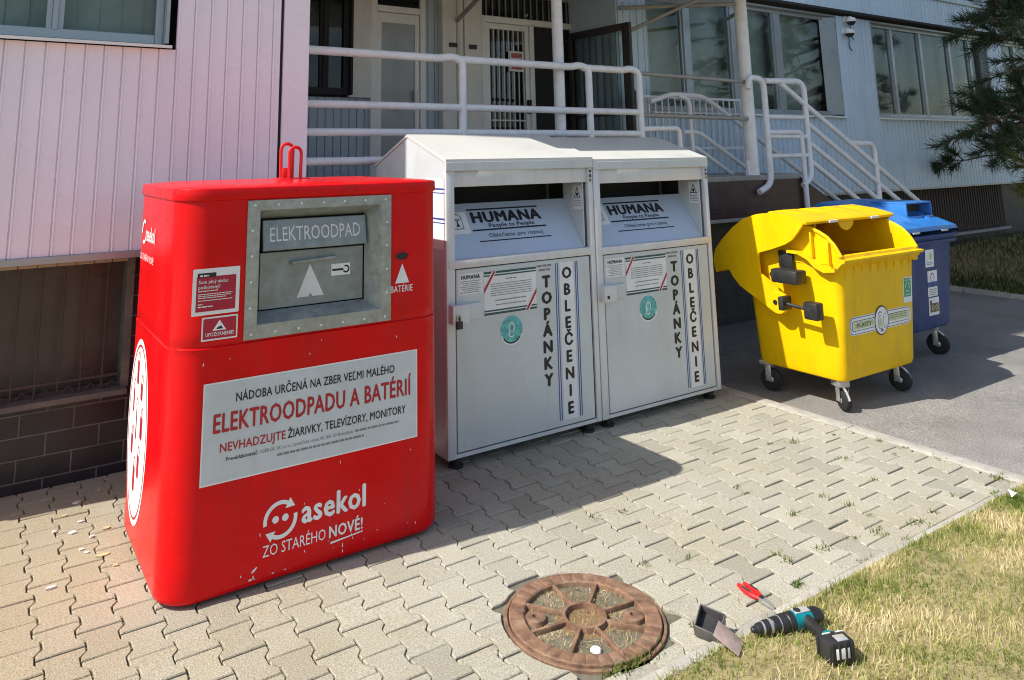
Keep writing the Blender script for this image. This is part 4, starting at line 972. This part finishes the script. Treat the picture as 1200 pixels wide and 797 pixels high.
for sg in (-1, 1):
    c = MB('red_rod'); o = V((2.588, 2.073, .012))
    c.tube([o + sd * sg * .006, o + sd * sg * .016 + V((.004, .03, 0)), o + sd * sg * .018 + V((.010, .065, 0)), o + sd * sg * .013 + V((.018, .100, 0))], [.007, .0095, .0095, .007], 10)
    c.m('black').tube([o + sd * sg * .017 + V((.006, .035, .0045)), o + sd * sg * .018 + V((.011, .070, .0045))], .0062, 8); c.build('handle', t, 50)
c = MB('steel'); c.cyl((2.607, 2.172, .010), (2.612, 2.192, .006), .004, .003, 8).cyl((2.594, 2.172, .010), (2.597, 2.19, .006), .004, .003, 8); c.build('handle_tang', t)
t = thing('steel_offcut', 'small open dark metal box with bent rusty flap beside the kerb', 'metal scrap', (2.25, 2.0, 0))
mtx = Matrix.Translation((2.264, 2.034, .040)) @ Matrix.Rotation(math.radians(26), 4, V((.66, -.74, 0))) @ Matrix.Rotation(math.radians(24), 4, 'Z')
c = MB('scrap'); s_ = .040
for dx, dy, sx, sy in ((-s_, 0, .004, .086), (s_, 0, .004, .086), (0, -s_ - .001, .083, .004), (0, s_ + .001, .083, .004)):
    c.boxm((sx, sy, .046), mtx @ Matrix.Translation((dx, dy, 0)), .0008)
c.m('black').boxm((.078, .080, .003), mtx @ Matrix.Translation((0, 0, -.010))); c.build('box', t)
c = MB(pm('pinkish_primer', (.36, .27, .24), .6, 0, .2, 30, .1, 80, (.25, .15, .12), .5, 20))
m2 = Matrix.Translation((2.256, 1.950, .040)) @ Matrix.Rotation(math.radians(28), 4, 'Z') @ Matrix.Rotation(math.radians(28), 4, 'X')
c.boxm((.088, .090, .004), m2, .0008); c.build('flap', t)
c = MB('paper'); rng = random.Random(6)
c.add([(4.22, 1.91, .035), (4.25, 1.90, .05), (4.255, 1.925, .03), (4.235, 1.93, .06), (4.275, 1.885, .028), (4.27, 1.91, .045)], [[0, 1, 3], [1, 2, 3], [1, 4, 5], [1, 5, 2]]); tag(c.build('paper_scrap', smooth=0), 'crumpled white paper scrap in the grass by the far kerb corner', 'litter')

# ------------------------------------------------------------------ building
BL = thing('office_building', 'office building with ribbed metal cladding, dark brick base and raised porch', 'building', (4, 5.5, 0))
def cladding(c, x0, x1, z0, z1, y, pitch=.0945):
    """vertical boards with a narrow stepped groove, board grid starts at the same place everywhere"""
    k = math.floor((x0 - .06) / pitch); pts = []
    while True:
        b = .06 + k * pitch
        for dx, dy in ((0, .010), (.003, -.002), (.010, -.004), (.013, 0), (pitch * .5, .0008), (pitch - .006, 0), (pitch - .004, .010)):
            xx = b + dx
            if x0 <= xx <= x1: pts.append((xx, y + dy))
        k += 1
        if b > x1: break
    pts = [(x0, y + .001)] + pts + [(x1, y + .001)]
    vs = [(p[0], p[1], z0) for p in pts] + [(p[0], p[1], z1) for p in pts]; n = len(pts)
    c.add(vs, [[i, i + 1, n + i + 1, n + i] for i in range(n - 1)])
YA, YB, YP = 4.55, 5.55, 6.30
c = MB('clad_pink')
cladding(c, -.78, .905, 1.165, 2.270, YA); cladding(c, .905, 1.525, 1.165, 11.5, YA); cladding(c, -.78, .905, 3.55, 11.5, YA)
c.box(1.545, 1.71, YA - .012, YA + .03, 1.13, 11.5, .004).box(1.66, 1.708, YA + .03, YP, 1.13, 11.5)
c.box(-.80, -.78, YA, 14, 0, 11.5).box(-.80, 18.5, 14, 14.02, 0, 11.5).box(18.5, 18.52, YB - .1, 14, 0, 11.5).box(-.80, 18.5, YA, 14, 11.5, 11.55)
c.m('alu_frame').box(-.80, 1.72, YA - .016, YA + .10, 1.128, 1.164, .003); c.m('dim').box(1.524, 1.547, YA + .012, YA + .02, 1.165, 11.5)
c.build('cladding', BL, 20)
c = MB('clad_blue')
cladding(c, 5.38, 18.5, 1.13, 2.045, YB); cladding(c, 5.38, 5.78, 2.045, 3.37, YB); cladding(c, 9.22, 10.02, 2.045, 3.37, YB); cladding(c, 13.30, 13.75, 2.045, 3.37, YB); cladding(c, 17.5, 18.5, 2.045, 3.37, YB)
cladding(c, 1.71, 18.5, 3.43, 3.80, YB - .10); cladding(c, 1.71, 18.5, 5.1, 11.5, YB - .10)
c.m('alu_frame').box(5.38, 18.5, YB - .014, YB + .05, 1.105, 1.132, .003); c.m('dim').box(1.71, 18.5, YB - .098, YB + .30, 3.40, 3.43); c.box(5.3, 18.5, YB + .02, YB + .06, 3.36, 3.41)
c.m('alu_frame').box(1.71, 18.5, YB - .125, YB - .10, 3.795, 3.83, .003)
c.build('cladding', BL, 20)
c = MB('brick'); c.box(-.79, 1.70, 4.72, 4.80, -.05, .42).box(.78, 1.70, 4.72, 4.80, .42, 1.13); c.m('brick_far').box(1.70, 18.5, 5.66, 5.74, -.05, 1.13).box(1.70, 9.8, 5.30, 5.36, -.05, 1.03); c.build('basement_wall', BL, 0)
# upper windows band, far above
def window(x0, x1, z0, z1, y, mull, mat_f='alu_frame', sill=True, depth=.10, back='blind', fw=.045, trans=None):
    c = MB(mat_f); yf = y + depth
    c.box(x0, x0 + fw, yf - .03, yf + .03, z0, z1, .004).box(x1 - fw, x1, yf - .03, yf + .03, z0, z1, .004)
    c.box(x0 + fw, x1 - fw, yf - .03, yf + .03, z0, z0 + fw * 1.2, .004).box(x0 + fw, x1 - fw, yf - .03, yf + .03, z1 - fw, z1, .004)
    for m_, w in mull: c.box(m_ - w / 2, m_ + w / 2, yf - .034, yf + .03, z0 + fw, z1 - fw, .004)
    for m_, w in mull:   # inner casement edges
        c.box(m_ - w / 2 - .028, m_ - w / 2, yf - .018, yf + .02, z0 + fw, z1 - fw, .002).box(m_ + w / 2, m_ + w / 2 + .028, yf - .018, yf + .02, z0 + fw, z1 - fw, .002)
    c.box(x0 - .02, x0, y, yf + .03, z0, z1).box(x1, x1 + .02, y, yf + .03, z0, z1).box(x0 - .02, x1 + .02, y, yf + .03, z1, z1 + .02)
    w = c.build('window', BL, 20)
    g = MB('glass'); g.add([(x0 + fw, yf, z0 + fw), (x1 - fw, yf, z0 + fw), (x1 - fw, yf, z1 - fw), (x0 + fw, yf, z1 - fw)], [[0, 1, 2, 3]]); g.build('pane', w, 0)
    g = MB(back); xs = x0
    while xs < x1:   # slats of the blind, each a little turned
        g.add([(xs + .004, yf + .16, z0 + .01), (xs + .120, yf + .145, z0 + .01), (xs + .120, yf + .145, z1), (xs + .004, yf + .16, z1)], [[0, 1, 2, 3]]); xs += .118
    g.m('dim').box(x0 - .05, x1 + .05, yf + .30, yf + .31, z0 - .1, z1 + .1).box(x0 - .05, x1 + .05, yf + .03, yf + .30, z0 - .02, z0).box(x0 - .05, x1 + .05, yf + .03, yf + .30, z1, z1 + .02); g.build('blind', w, 0)
    if sill:
        g = MB('white_frame'); g.prism([(y - .055, z0 - .035), (y + depth - .03, z0 - .015), (y + depth - .03, z0), (y - .055, z0 - .018)], 'X', x0 - .03, x1 + .03); g.build('sill', w, 0)
    return w
window(-.78, .845, 2.305, 3.53, YA, [(.285, .03)])
window(5.79, 9.19, 2.08, 3.35, YB, [(6.46, .10), (7.27, .12), (8.08, .12)])
window(10.03, 13.27, 2.075, 3.35, YB, [(10.64, .06), (11.41, .06), (12.24, .06), (12.86, .06)])
window(13.77, 17.45, 2.08, 3.35, YB, [(14.4, .06), (15.2, .06), (16.0, .06), (16.8, .06)])
xw = 1.9
for xw in (2.2, 6.0, 9.9, 13.8): window(xw, xw + 3.2, 3.86, 5.06, YB - .10, [(xw + .8, .06), (xw + 1.6, .06), (xw + 2.4, .06)], sill=False)
c = MB('clad_blue')
for a, b2 in ((1.71, 2.18), (5.42, 5.98), (9.22, 9.88), (13.12, 13.78), (17.02, 18.5)): cladding(c, a, b2, 3.80, 5.1, YB - .10)
c.build('cladding', BL, 20)
# jamb panel beside the window groups
c = MB('alu_frame'); c.prism([(8.99, YB + .09), (9.19, YB - .004), (9.19, YB + .09)], 'Z', 2.09, 3.34); c.build('window_jamb', BL, 0)
# basement window with its grille
c = MB('dirty_glass'); c.box(-.79, .76, 4.84, 4.85, .44, 1.09); c.m('post').box(-.79, .775, 4.66, 4.86, .405, .435, .006); c.m('post').box(.745, .785, 4.71, 4.86, .435, 1.13)
c.m('cream_tile')
for k in range(17): c.box(-.78 + k * .0905, -.78 + k * .0905 + .087, 4.712, 4.80, 1.092, 1.128, .002)
bw = c.build('basement_window', BL, 0)
c = MB('rust_bar')
for k in range(15): c.cyl((-.724 + k * .106, 4.735, .30), (-.724 + k * .106, 4.735, 1.12), .005, None, 6)
for zz in (.33, .50): c.box(-.79, .77, 4.731, 4.739, zz - .006, zz + .006)
for k in range(14): c.tube([(-.671 + k * .106 + .03 * math.cos(a / 8 * 2 * PI), 4.737, .415 + .055 * math.sin(a / 8 * 2 * PI)) for a in range(9)], .004, 6, False)
c.build('grille', bw, 0)
c = MB('rust_bar')
for k in range(44): c.box(10.2 + k * .07, 10.235 + k * .07, 5.63, 5.65, .50, 1.10)
c.m('dim').box(10.1, 13.4, 5.655, 5.657, .46, 1.12); c.m('concrete').box(10.1, 13.4, 5.58, 5.66, .44, .47); c.build('basement_grille', BL, 0)
# porch: slab, tiled fascia, recessed wall with two doors
c = MB('concrete'); c.box(1.71, 7.02, 4.765, YP, 1.372, 1.42, .006); c.build('porch_floor', BL)
c = MB('brown_tile'); c.box(1.71, 7.02, 4.775, 4.86, 1.035, 1.372); c.box(6.94, 7.02, 4.86, YB, 1.035, 1.372); c.m('concrete').box(1.71, 7.02, 4.758, 4.88, 1.005, 1.035, .003); c.build('porch_fascia', BL, 0)
c = MB('concrete')
for k in range(9):
    z1_ = 1.42 - (k + 1) * .152; xx = 7.02 + k * .285
    c.box(xx, xx + .30, 4.80, YB - .02, max(-.02, z1_ - .12), z1_ if z1_ > .02 else .02, .004)
st = c.build('stair', BL)
c = MB('brown_tile'); c.prism([(7.02, 1.40), (7.02, 1.0), (9.0, -.02), (9.62, -.02), (9.62, .06)], 'Y', 4.775, 4.80); c.build('stringer', BL, 0)
c = MB('dim'); c.box(1.70, 5.40, YP + .04, YP + .05, 1.42, 3.32); c.m('beige').box(1.71, 5.40, 4.66, YP + .05, 3.30, 3.36); c.build('porch_ceiling', BL, 0)
c = MB('clad_grey'); cladding(c, 1.71, 2.96, 1.42, 2.17, YP, .075); cladding(c, 3.52, 3.70, 1.42, 3.3, YP + .02, .075)
for a, b2, zb2, dy in ((2.74, 2.95, 2.17, .05), (3.70, 3.855, 1.42, .07), (3.955, 4.165, 1.42, .07)):
    g = MB('beige'); g.box(a, b2, YP - dy, YP + .02, zb2, 3.3, .004); g.build('pilaster', BL, 20)
g = MB('beige'); g.cyl((3.905, YP - .045, 1.42), (3.905, YP - .045, 3.3), .042, None, 14); g.build('drain_pipe', BL, 40)
c.build('porch_wall', BL, 20)
c = MB('clad_blue'); c.box(5.36, 5.40, YB + .012, YP, 1.42, 3.36, .003); c.build('return_wall', BL, 20)
window(1.80, 2.73, 2.19, 3.28, YP - .10, [(2.5, .03)], 'dim', False, .08, 'dim', .05)
c = MB('white_frame')
c.box(2.955, 3.02, YP - .035, YP + .02, 1.42, 3.28, .004).box(3.475, 3.53, YP - .035, YP + .02, 1.42, 3.28, .004).box(3.02, 3.475, YP - .035, YP + .02, 2.985, 3.045, .004)
fr_ = c.build('door_frame', BL)
g = MB('glass_dark'); g.rect(front(YP - .01), 3.02, 3.475, 3.045, 3.28, 0); g.build('transom', fr_, 0)
c = MB('white_frame'); c.box(3.025, 3.47, YP - .018, YP + .012, 1.43, 1.50, .003).box(3.025, 3.07, YP - .018, YP + .012, 1.50, 2.98, .003).box(3.425, 3.47, YP - .018, YP + .012, 1.50, 2.98, .003).box(3.07, 3.425, YP - .018, YP + .012, 2.885, 2.98, .003)
d1 = c.build('door', BL)
g = MB(pm('frosted_door_panel', (.36, .38, .38), .18, 0, .12, 4, 0, 60, (.22, .22, .21), .5, 4)); g.rect(front(YP - .002), 3.07, 3.425, 1.50, 2.885, 0); g.build('pane', d1, 0)
g = MB('offwhite'); g.box(3.405, 3.44, YP - .05, YP - .018, 2.12, 2.26, .004); g.build('handle', d1)
c = MB('white_frame')
c.box(4.17, 4.235, YP - .035, YP + .02, 1.42, 3.05, .004).box(4.79, 4.845, YP - .035, YP + .02, 1.42, 3.0, .004).box(4.235, 5.36, YP - .035, YP + .02, 2.985, 3.05, .004)
fr_ = c.build('door_frame', BL)
g = MB('glass_dark'); g.rect(front(YP - .005), 4.19, 5.36, 3.05, 3.28, 0); g.build('transom', fr_, 0)
g = MB('rail_grey')
for k in range(14): g.box(4.24 + k * .082, 4.25 + k * .082, YP - .028, YP - .018, 3.05, 3.28)
g.build('transom_bars', fr_, 0)
c = MB('white_frame'); c.box(4.24, 4.29, YP - .016, YP + .012, 1.43, 2.98, .003).box(4.735, 4.785, YP - .016, YP + .012, 1.43, 2.98, .003).box(4.29, 4.735, YP - .016, YP + .012, 1.43, 1.52, .003).box(4.29, 4.735, YP - .016, YP + .012, 2.92, 2.98, .003)
d2_ = c.build('door', BL)
g = MB('glass_dark'); g.rect(front(YP), 4.29, 4.735, 1.52, 2.92, 0); g.build('pane', d2_, 0)
g = MB('offwhite')
for k in range(7): g.box(4.325 + k * .062, 4.333 + k * .062, YP - .032, YP - .020, 1.52, 2.92)
g.box(4.29, 4.735, YP - .034, YP - .020, 1.98, 1.995); g.build('door_bars', d2_, 0)
g = MB('white'); g.rect(front(YP - .036), 4.52, 4.70, 2.49, 2.70, 0); g.m('rosy').rect(front(YP - .036), 4.54, 4.68, 2.63, 2.68).micro(front(YP - .036), 4.54, 4.68, 2.59, .012).rect(front(YP - .036), 4.54, 4.68, 2.51, 2.54); g.build('door_notice', d2_, 0)
g = MB('black'); g.box(4.74, 4.775, YP - .06, YP - .016, 2.06, 2.2, .004); g.build('handle', d2_)
# things inside the hall behind the barred door
g = MB(pm('red_brown_wood', (.12, .035, .025), .5)); g.box(4.22, 4.82, YP + .02, YP + .035, 1.80, 1.95); g.build('hall_panel', BL, 0)
for xx, zz in ((3.815, 2.71), (4.045, 2.705)):
    g = MB('black'); g.box(xx - .045, xx + .045, YP - .082, YP - .071, zz - .022, zz + .022, .002); g.build('name_plate', BL, 0)
# open door leaf with bars
hx, hy = 5.30, 6.24; ox, oy = 5.335, 5.345
lf = V((ox - hx, oy - hy, 0)); LL = lf.length; ang = math.atan2(lf.y, lf.x)
LM = lambda a, b2, z: Matrix.Translation((hx, hy, 0)) @ Matrix.Rotation(ang, 4, 'Z') @ Matrix.Translation((a, b2, z))
c = MB(pm('dark_brown_door_paint', (.045, .038, .036), .45))
for a, w in ((.03, .06), (LL - .05, .10)): c.boxm((w, .04, 1.49), LM(a, 0, 2.185), .004)
for z, h in ((2.895, .07), (1.48, .08)): c.boxm((LL - .16, .04, h), LM(LL / 2 - .02, 0, z), .004)
c.boxm((LL - .16, .02, .02), LM(LL / 2 - .02, 0, 2.03), .003); lfo = c.build('door', BL)
g = MB('rail_grey')
for k in range(7): g.boxm((.012, .012, 1.36), LM(.10 + k * .098, .012, 2.18))
g.build('door_bars', lfo, 0)
g = MB('glass'); g.add([LM(.06, -.004, 1.5) @ V((0, 0, 0)), LM(LL - .1, -.004, 1.5) @ V((0, 0, 0)), LM(LL - .1, -.004, 2.87) @ V((0, 0, 0)), LM(.06, -.004, 2.87) @ V((0, 0, 0))], [[0, 1, 2, 3]]); g.build('pane', lfo, 0)
g = MB('black'); g.boxm((.10, .06, .19), LM(LL - .07, .045, 2.16), .012); g.build('lock_case', lfo)

# canopy on columns
t = thing('canopy', 'flat porch canopy on two white steel columns with diagonal struts', 'canopy', (4.1, 4.8, 1.42))
c = MB('rail'); c.cyl((3.99, 4.84, 1.42), (3.99, 4.84, 3.20), .046, None, 20).cyl((3.99, 4.84, 1.42), (3.99, 4.84, 1.435), .08, None, 20); c.build('column', t)
c = MB('rail'); c.cyl((6.385, 4.84, 1.42), (6.385, 4.84, 3.20), .062, None, 20); c.prism([(4.82, 1.42), (4.86, 1.42), (4.845, 1.56), (4.835, 1.56)], 'X', 6.30, 6.47); c.build('column', t)
c = MB('rail'); c.box(1.76, 6.62, 4.05, YB - .13, 3.20, 3.29, .006); c.build('roof', t)
for a, b2, r in (((6.35, 4.84, 3.12), (5.385, 5.53, 3.105), .022), ((5.42, 5.52, 2.845), (6.03, 4.98, 3.19), .020), ((3.86, 6.22, 2.955), (3.79, 5.45, 3.19), .022), ((6.385, 4.84, 3.05), (7.0, 5.50, 3.12), .02)):
    g = MB('rail_grey'); g.cyl(a, b2, r, None, 10); g.build('strut', t)

# railings
RY = 4.80 - .05
t = thing('railing', 'white tubular railing with four rails along the porch edge above the containers', 'railing', (3.2, RY, 1.42), 'white tubular railings')
tops_ = [(1.71, 2.99), (2.93, 4.235), (4.17, 4.815)]
for a, b2 in tops_:
    g = MB('rail'); g.tube(fillet([(a, RY, 2.352), (b2 - .19, RY, 2.352), (b2 - .10, RY, 2.372), (b2, RY, 2.345), (b2, RY, 1.40)], .09, 6), .030, 12); g.build('post', t, 60)
for z, x_ in ((1.995, 4.815), (1.81, 4.815), (1.62, 4.815)):
    g = MB('rail'); g.cyl((1.71, RY + .002, z), (x_, RY + .002, z), .027, None, 12); g.build('rail', t, 60)
g = MB('rail'); g.tube(fillet([(4.82, RY, 1.85), (5.285, RY, 1.86), (5.285, RY, 1.42)], .06), .024, 10); g.build('short_rail', t, 60)
t = thing('barrier', 'pair of weathered grey bars between the porch railing and the canopy column', 'barrier', (5.5, 4.78, 2.1))
for z in (2.336, 1.972):
    g = MB('rail_grey'); g.tube([(4.83, RY + .01, z), (6.31, 4.80, z - .01)], .019, 10); g.build('bar', t, 60)
def sl(x, z0=2.296, x0=6.861, s=-.5335): return z0 + (x - x0) * s
t = thing('railing', 'white tubular railing with hooked ends on the near side of the stairs', 'railing', (7.0, RY, 1.2), 'white tubular railings')
g = MB('rail'); g.tube(fillet([(6.29, RY, 2.25), (6.31, RY, 2.365), (6.535, RY, 2.36), (6.535, RY, 1.33), (6.34, RY, 1.262)], .13, 6), .030, 12); g.build('hooked_post', t, 60)
g = MB('rail'); g.tube(fillet([(6.56, RY, 2.34), (7.19, RY, 2.36), (7.19, RY, 1.38), (7.04, RY, 1.30)], .13, 6), .030, 12); g.build('hooked_post', t, 60)
g = MB('rail'); g.tube(fillet([(6.535, RY - .01, 1.83), (7.065, RY - .01, 1.84), (7.065, RY - .01, .95)], .07, 6), .025, 12); g.build('inner_post', t, 60)
for z in (1.985, 1.79, 1.60):
    g = MB('rail'); g.cyl((6.535, RY + .003, z), (7.19, RY + .003, z), .023, None, 10); g.build('rail', t, 60)
for k in range(4):
    xa = 6.861 if k == 0 else 7.195; xb = 9.28 if k == 0 else 9.1
    g = MB('rail'); pts = [(xa, RY, sl(xa) - k * .192), (xb, RY, sl(xb) - k * .192)]
    if pts[1][2] < .02: xb = 9.0; pts[1] = (xb, RY, sl(xb) - k * .192)
    if k == 0: pts = [(6.80, RY, 2.325)] + pts + [(9.36, RY, .93), (9.36, RY, .1)]; pts = fillet(pts, .08)
    g.tube(pts, .027, 12); g.build('sloping_rail', t, 60)
g = MB('rail'); g.tube(fillet([(7.92, RY + .002, 1.725), (8.395, RY + .002, 1.715), (8.395, RY + .002, .55)], .12, 6), .028, 12); g.build('post', t, 60)
t = thing('railing', 'white tubular railing on the wall side of the stairs', 'railing', (6.8, 5.2, 1.2), 'white tubular railings')
Y2 = 5.2
g = MB('rail'); g.tube(fillet([(5.40, Y2, 2.13), (5.70, Y2, 2.215), (6.17, Y2, 2.205), (9.5, Y2, .48)], .12, 6), .025, 12); g.build('sloping_rail', t, 60)
for a, b2 in (((5.84, 1.845), (6.07, 1.845)), ((5.95, 1.69), (6.02, 1.69))):
    g = MB('rail'); g.tube(fillet([(a[0], Y2, a[1]), (b2[0], Y2, b2[1]), (b2[0] + 2.2, Y2, b2[1] - 1.18)], .08, 6), .022, 10); g.build('sloping_rail', t, 60)
g = MB('rail'); g.tube(fillet([(5.80, Y2, 2.20), (5.955, Y2, 2.17), (5.965, Y2, 1.42)], .08), .024, 10); g.build('post', t, 60)
t = thing('railing', 'low white panel of upright bars in front of the window beside the stairs', 'railing', (6.2, 5.42, 1.42))
g = MB('rail'); Y3 = 5.42
g.box(5.42, 7.03, Y3 - .012, Y3 + .012, 2.19, 2.215, .003).box(5.42, 7.03, Y3 - .012, Y3 + .012, 1.675, 1.70, .003)
g.box(7.01, 7.03, Y3 - .011, Y3 + .011, 1.42, 2.19).box(5.42, 5.44, Y3 - .011, Y3 + .011, 1.42, 2.19); fr2 = g.build('panel_frame', t, 0)
g = MB('rail')
for k in range(16): g.cyl((5.52 + k * .094, Y3, 1.70), (5.52 + k * .094, Y3, 2.19), .008, None, 8)
g.build('bars', t, 60)

# security cameras
for (x_, z_, lab) in ((9.42, 3.30, 'white dome security camera just under the upper cladding band'), (9.36, 3.14, 'lower small security camera on the wall, trailing a looped cable')):
    t = thing('security_camera', lab, 'camera', (x_, YB, z_), 'wall security cameras')
    g = MB('white'); g.lathe((x_, YB - .002, z_ + .03), (0, -1, 0), [(0, .05), (.02, .05), (.028, .035), (.09, .035)], 16).lathe((x_, YB - .09, z_ + .04), (0, 0, -1), [(0, .05), (.03, .062), (.05, .06)], 18); g.build('housing', t, 40)
    g = MB('black'); g.lathe((x_, YB - .09, z_ - .01), (0, 0, -1), [(0, .055), (.025, .048), (.045, .025), (.05, 0)], 18); g.build('lens_dome', t, 40)
    g = MB('black'); g.tube(fillet([(x_ + .02, YB - .012, z_ + .03), (x_ + .12, YB - .012, z_ - .05), (x_ + .08, YB - .012, z_ - .16), (x_ + .16, YB - .012, z_ - .22)], .05), .005, 6); g.build('cable', t, 60)

# ------------------------------------------------------------------ pine tree
t = thing('pine_tree', 'dark green pine tree reaching in front of the far facade', 'tree', (12.4, 3.6, .1))
c = MB('bark'); tr = [(12.4, 3.6, .05), (12.35, 3.62, 1.5), (12.45, 3.58, 3.2), (12.4, 3.6, 5.0), (12.4, 3.6, 6.6)]
c.tube(tr, [.17, .15, .12, .08, .02], 12); tk = c.build('trunk', t, 60)
rng = random.Random(31); ND = []; FD = []; TD = []; BR = MB('bark')
def tuft(p, dirv, n, ln, tbase):
    d = V(dirv).normalized()
    for _ in range(n):
        q = V((rng.gauss(0, 1), rng.gauss(0, 1), rng.gauss(0, 1))).normalized(); nd = (d * .9 + q * .85 + V((0, 0, .12))).normalized(); l = ln * rng.uniform(.6, 1.1)
        s = nd.cross(V((rng.random(), rng.random(), rng.random()))).normalized() * .0042
        p0 = p + d * rng.uniform(-.07, .03); o = len(ND)
        ND.extend([p0 - s, p0 + s, p0 + nd * l + s * .3, p0 + nd * l - s * .3]); FD.append([o, o + 1, o + 2, o + 3]); TD.append(min(1, max(0, tbase + rng.gauss(0, .18))))
def bough(p0, p1, sag, r0, nside, ln=.13, tb=.35, dens=1.0):
    p0 = V(p0); p1 = V(p1); L_ = (p1 - p0).length; n = 9; pts = []
    for k in range(n + 1):
        f = k / n; pts.append(p0.lerp(p1, f) + V((0, 0, -sag * math.sin(f * PI))) + V((rng.gauss(0, .02), rng.gauss(0, .02), rng.gauss(0, .02))) * (0 if k in (0, n) else 1))
    BR.tube(pts, [r0 * (1 - .8 * k / n) for k in range(n + 1)], 7)
    dirv = (p1 - p0).normalized()
    for k in range(nside):
        f = rng.uniform(.22, 1); i = min(n - 1, int(f * n)); b = pts[i].lerp(pts[i + 1], f * n - i)
        sd = V((rng.gauss(0, 1), rng.gauss(0, 1), rng.gauss(0, .55))); sd = (sd - dirv * sd.dot(dirv)).normalized()
        tl = L_ * rng.uniform(.12, .26) * (1.25 - .6 * f); tip = b + (dirv * .75 + sd * .9).normalized() * tl + V((0, 0, rng.uniform(-.03, .05)))
        BR.tube([b, b.lerp(tip, .5) + V((0, 0, .01)), tip], [.010, .007, .004], 5)
        for q in range(int(5 * dens)):
            ff = .3 + .7 * (q + 1) / (5 * dens); tuft(b.lerp(tip, ff), tip - b, int(26 * dens), ln, tb)
    tuft(pts[-1], dirv, 50, ln, tb)
# boughs that hang into view
bough((12.4, 3.6, 2.75), (8.85, 3.84, 1.90), .05, .035, 30, .15, .30, 1.2)
bough((12.4, 3.6, 2.55), (9.2, 3.80, 1.70), .03, .03, 22, .14, .32, 1.1)
bough((12.4, 3.6, 3.3), (9.2, 3.75, 2.42), .05, .03, 18, .14, .3)
bough((12.4, 3.6, 3.6), (9.15, 3.82, 3.02), .04, .03, 26, .15, .25, 1.2)
bough((12.4, 3.6, 3.9), (9.3, 3.7, 3.35), .04, .03, 24, .15, .25, 1.2)
bough((12.4, 3.6, 3.5), (9.6, 3.9, 2.85), .05, .03, 22, .15, .25, 1.1)
bough((12.4, 3.6, 2.0), (9.55, 3.70, 1.42), .03, .025, 20, .14, .95, 1.1)  # this bough and the next: sunlight imitated by a yellower needle tint
bough((12.4, 3.6, 1.9), (9.6, 3.7, 1.22), .02, .025, 16, .14, .95)
for k in range(26):
    a = rng.uniform(0, 2 * PI); z = rng.uniform(1.7, 6.3); R_ = 2.3 * (1 - (z - 1.6) / 6.2) * rng.uniform(.7, 1.05)
    if abs(math.atan2(math.sin(a - PI), math.cos(a - PI))) < .75 and z < 3.6: continue
    bough((12.4, 3.6, z), (12.4 + R_ * math.cos(a), 3.6 + R_ * math.sin(a), z - .25 * R_ + rng.uniform(-.1, .2)), .05, .03, 16, .16, .35, 1.0)
BR.build('boughs', t, 60)
c = MB('needle'); c.add(ND, FD); o = c.build('crown', t, 0, TD)

# ------------------------------------------------------------------ light, sky, camera
D = V((.93, -.108, -1.0)).normalized()
sun = bpy.data.lights.new('sun', 'SUN'); sun.energy = 4.6; sun.angle = math.radians(.53); sun.color = (1, .955, .88)
so = bpy.data.objects.new('sun', sun); COL.objects.link(so); so.rotation_euler = D.to_track_quat('-Z', 'Y').to_euler(); so.location = (-6, 5, 9)
w = bpy.data.worlds.new('World'); scene.world = w; w.use_nodes = True; nt = w.node_tree; N = nt.nodes; L = nt.links
sky = N.new('ShaderNodeTexSky'); sky.sky_type = 'NISHITA'; sky.sun_disc = False
sky.sun_elevation = math.asin(-D.z); sky.sun_rotation = math.atan2(-D.x, -D.y); sky.air_density = 1.0; sky.dust_density = 1.6; sky.ozone_density = 1.2
tc = N.new('ShaderNodeTexCoord'); nz = N.new('ShaderNodeTexNoise'); nz.inputs['Scale'].default_value = 4.2; nz.inputs['Detail'].default_value = 9; nz.inputs['Roughness'].default_value = .62
L.new(tc.outputs['Generated'], nz.inputs['Vector'])
mr = N.new('ShaderNodeMapRange'); mr.inputs[1].default_value = .53; mr.inputs[2].default_value = .70; mr.inputs[4].default_value = .75; L.new(nz.outputs['Fac'], mr.inputs[0])
mx = N.new('ShaderNodeMix'); mx.data_type = 'RGBA'; L.new(mr.outputs[0], mx.inputs[0]); L.new(sky.outputs[0], mx.inputs[6]); mx.inputs[7].default_value = (9.0, 9.2, 9.6, 1)
L.new(mx.outputs[2], N['Background'].inputs[0]); N['Background'].inputs[1].default_value = .115

f, cx, cy, yaw, pitch, roll = 883.55, 546.3, 24.88, .567779, .175452, .013184
cyw, syw, cp, sp, cr, sr = math.cos(yaw), math.sin(yaw), math.cos(pitch), math.sin(pitch), math.cos(roll), math.sin(roll)
fwd = V((syw * cp, cyw * cp, sp)); right = V((cyw, -syw, 0)); down = fwd.cross(right)
r2 = right * cr + down * sr; d2v = -right * sr + down * cr
cam = bpy.data.cameras.new('camera'); cam.sensor_fit = 'HORIZONTAL'; cam.sensor_width = 36; cam.lens = f / 1200 * 36
cam.shift_x = (600 - cx) / 1200; cam.shift_y = -(398.5 - cy) / 1200; cam.clip_start = .05; cam.clip_end = 1000
co = bpy.data.objects.new('camera', cam); COL.objects.link(co)
co.matrix_world = Matrix(((r2.x, -d2v.x, -fwd.x, 0), (r2.y, -d2v.y, -fwd.y, 0), (r2.z, -d2v.z, -fwd.z, 1.65), (0, 0, 0, 1)))
scene.camera = co
vs_ = scene.view_settings; vs_.view_transform = 'Standard'; vs_.look = 'None'; vs_.gamma = 1; vs_.use_curve_mapping = False; vs_.exposure = .50
scene.render.engine = 'CYCLES'; scene.cycles.use_denoising = True; scene.cycles.filter_width = 1.05; scene.cycles.max_bounces = 8; scene.cycles.transparent_max_bounces = 16
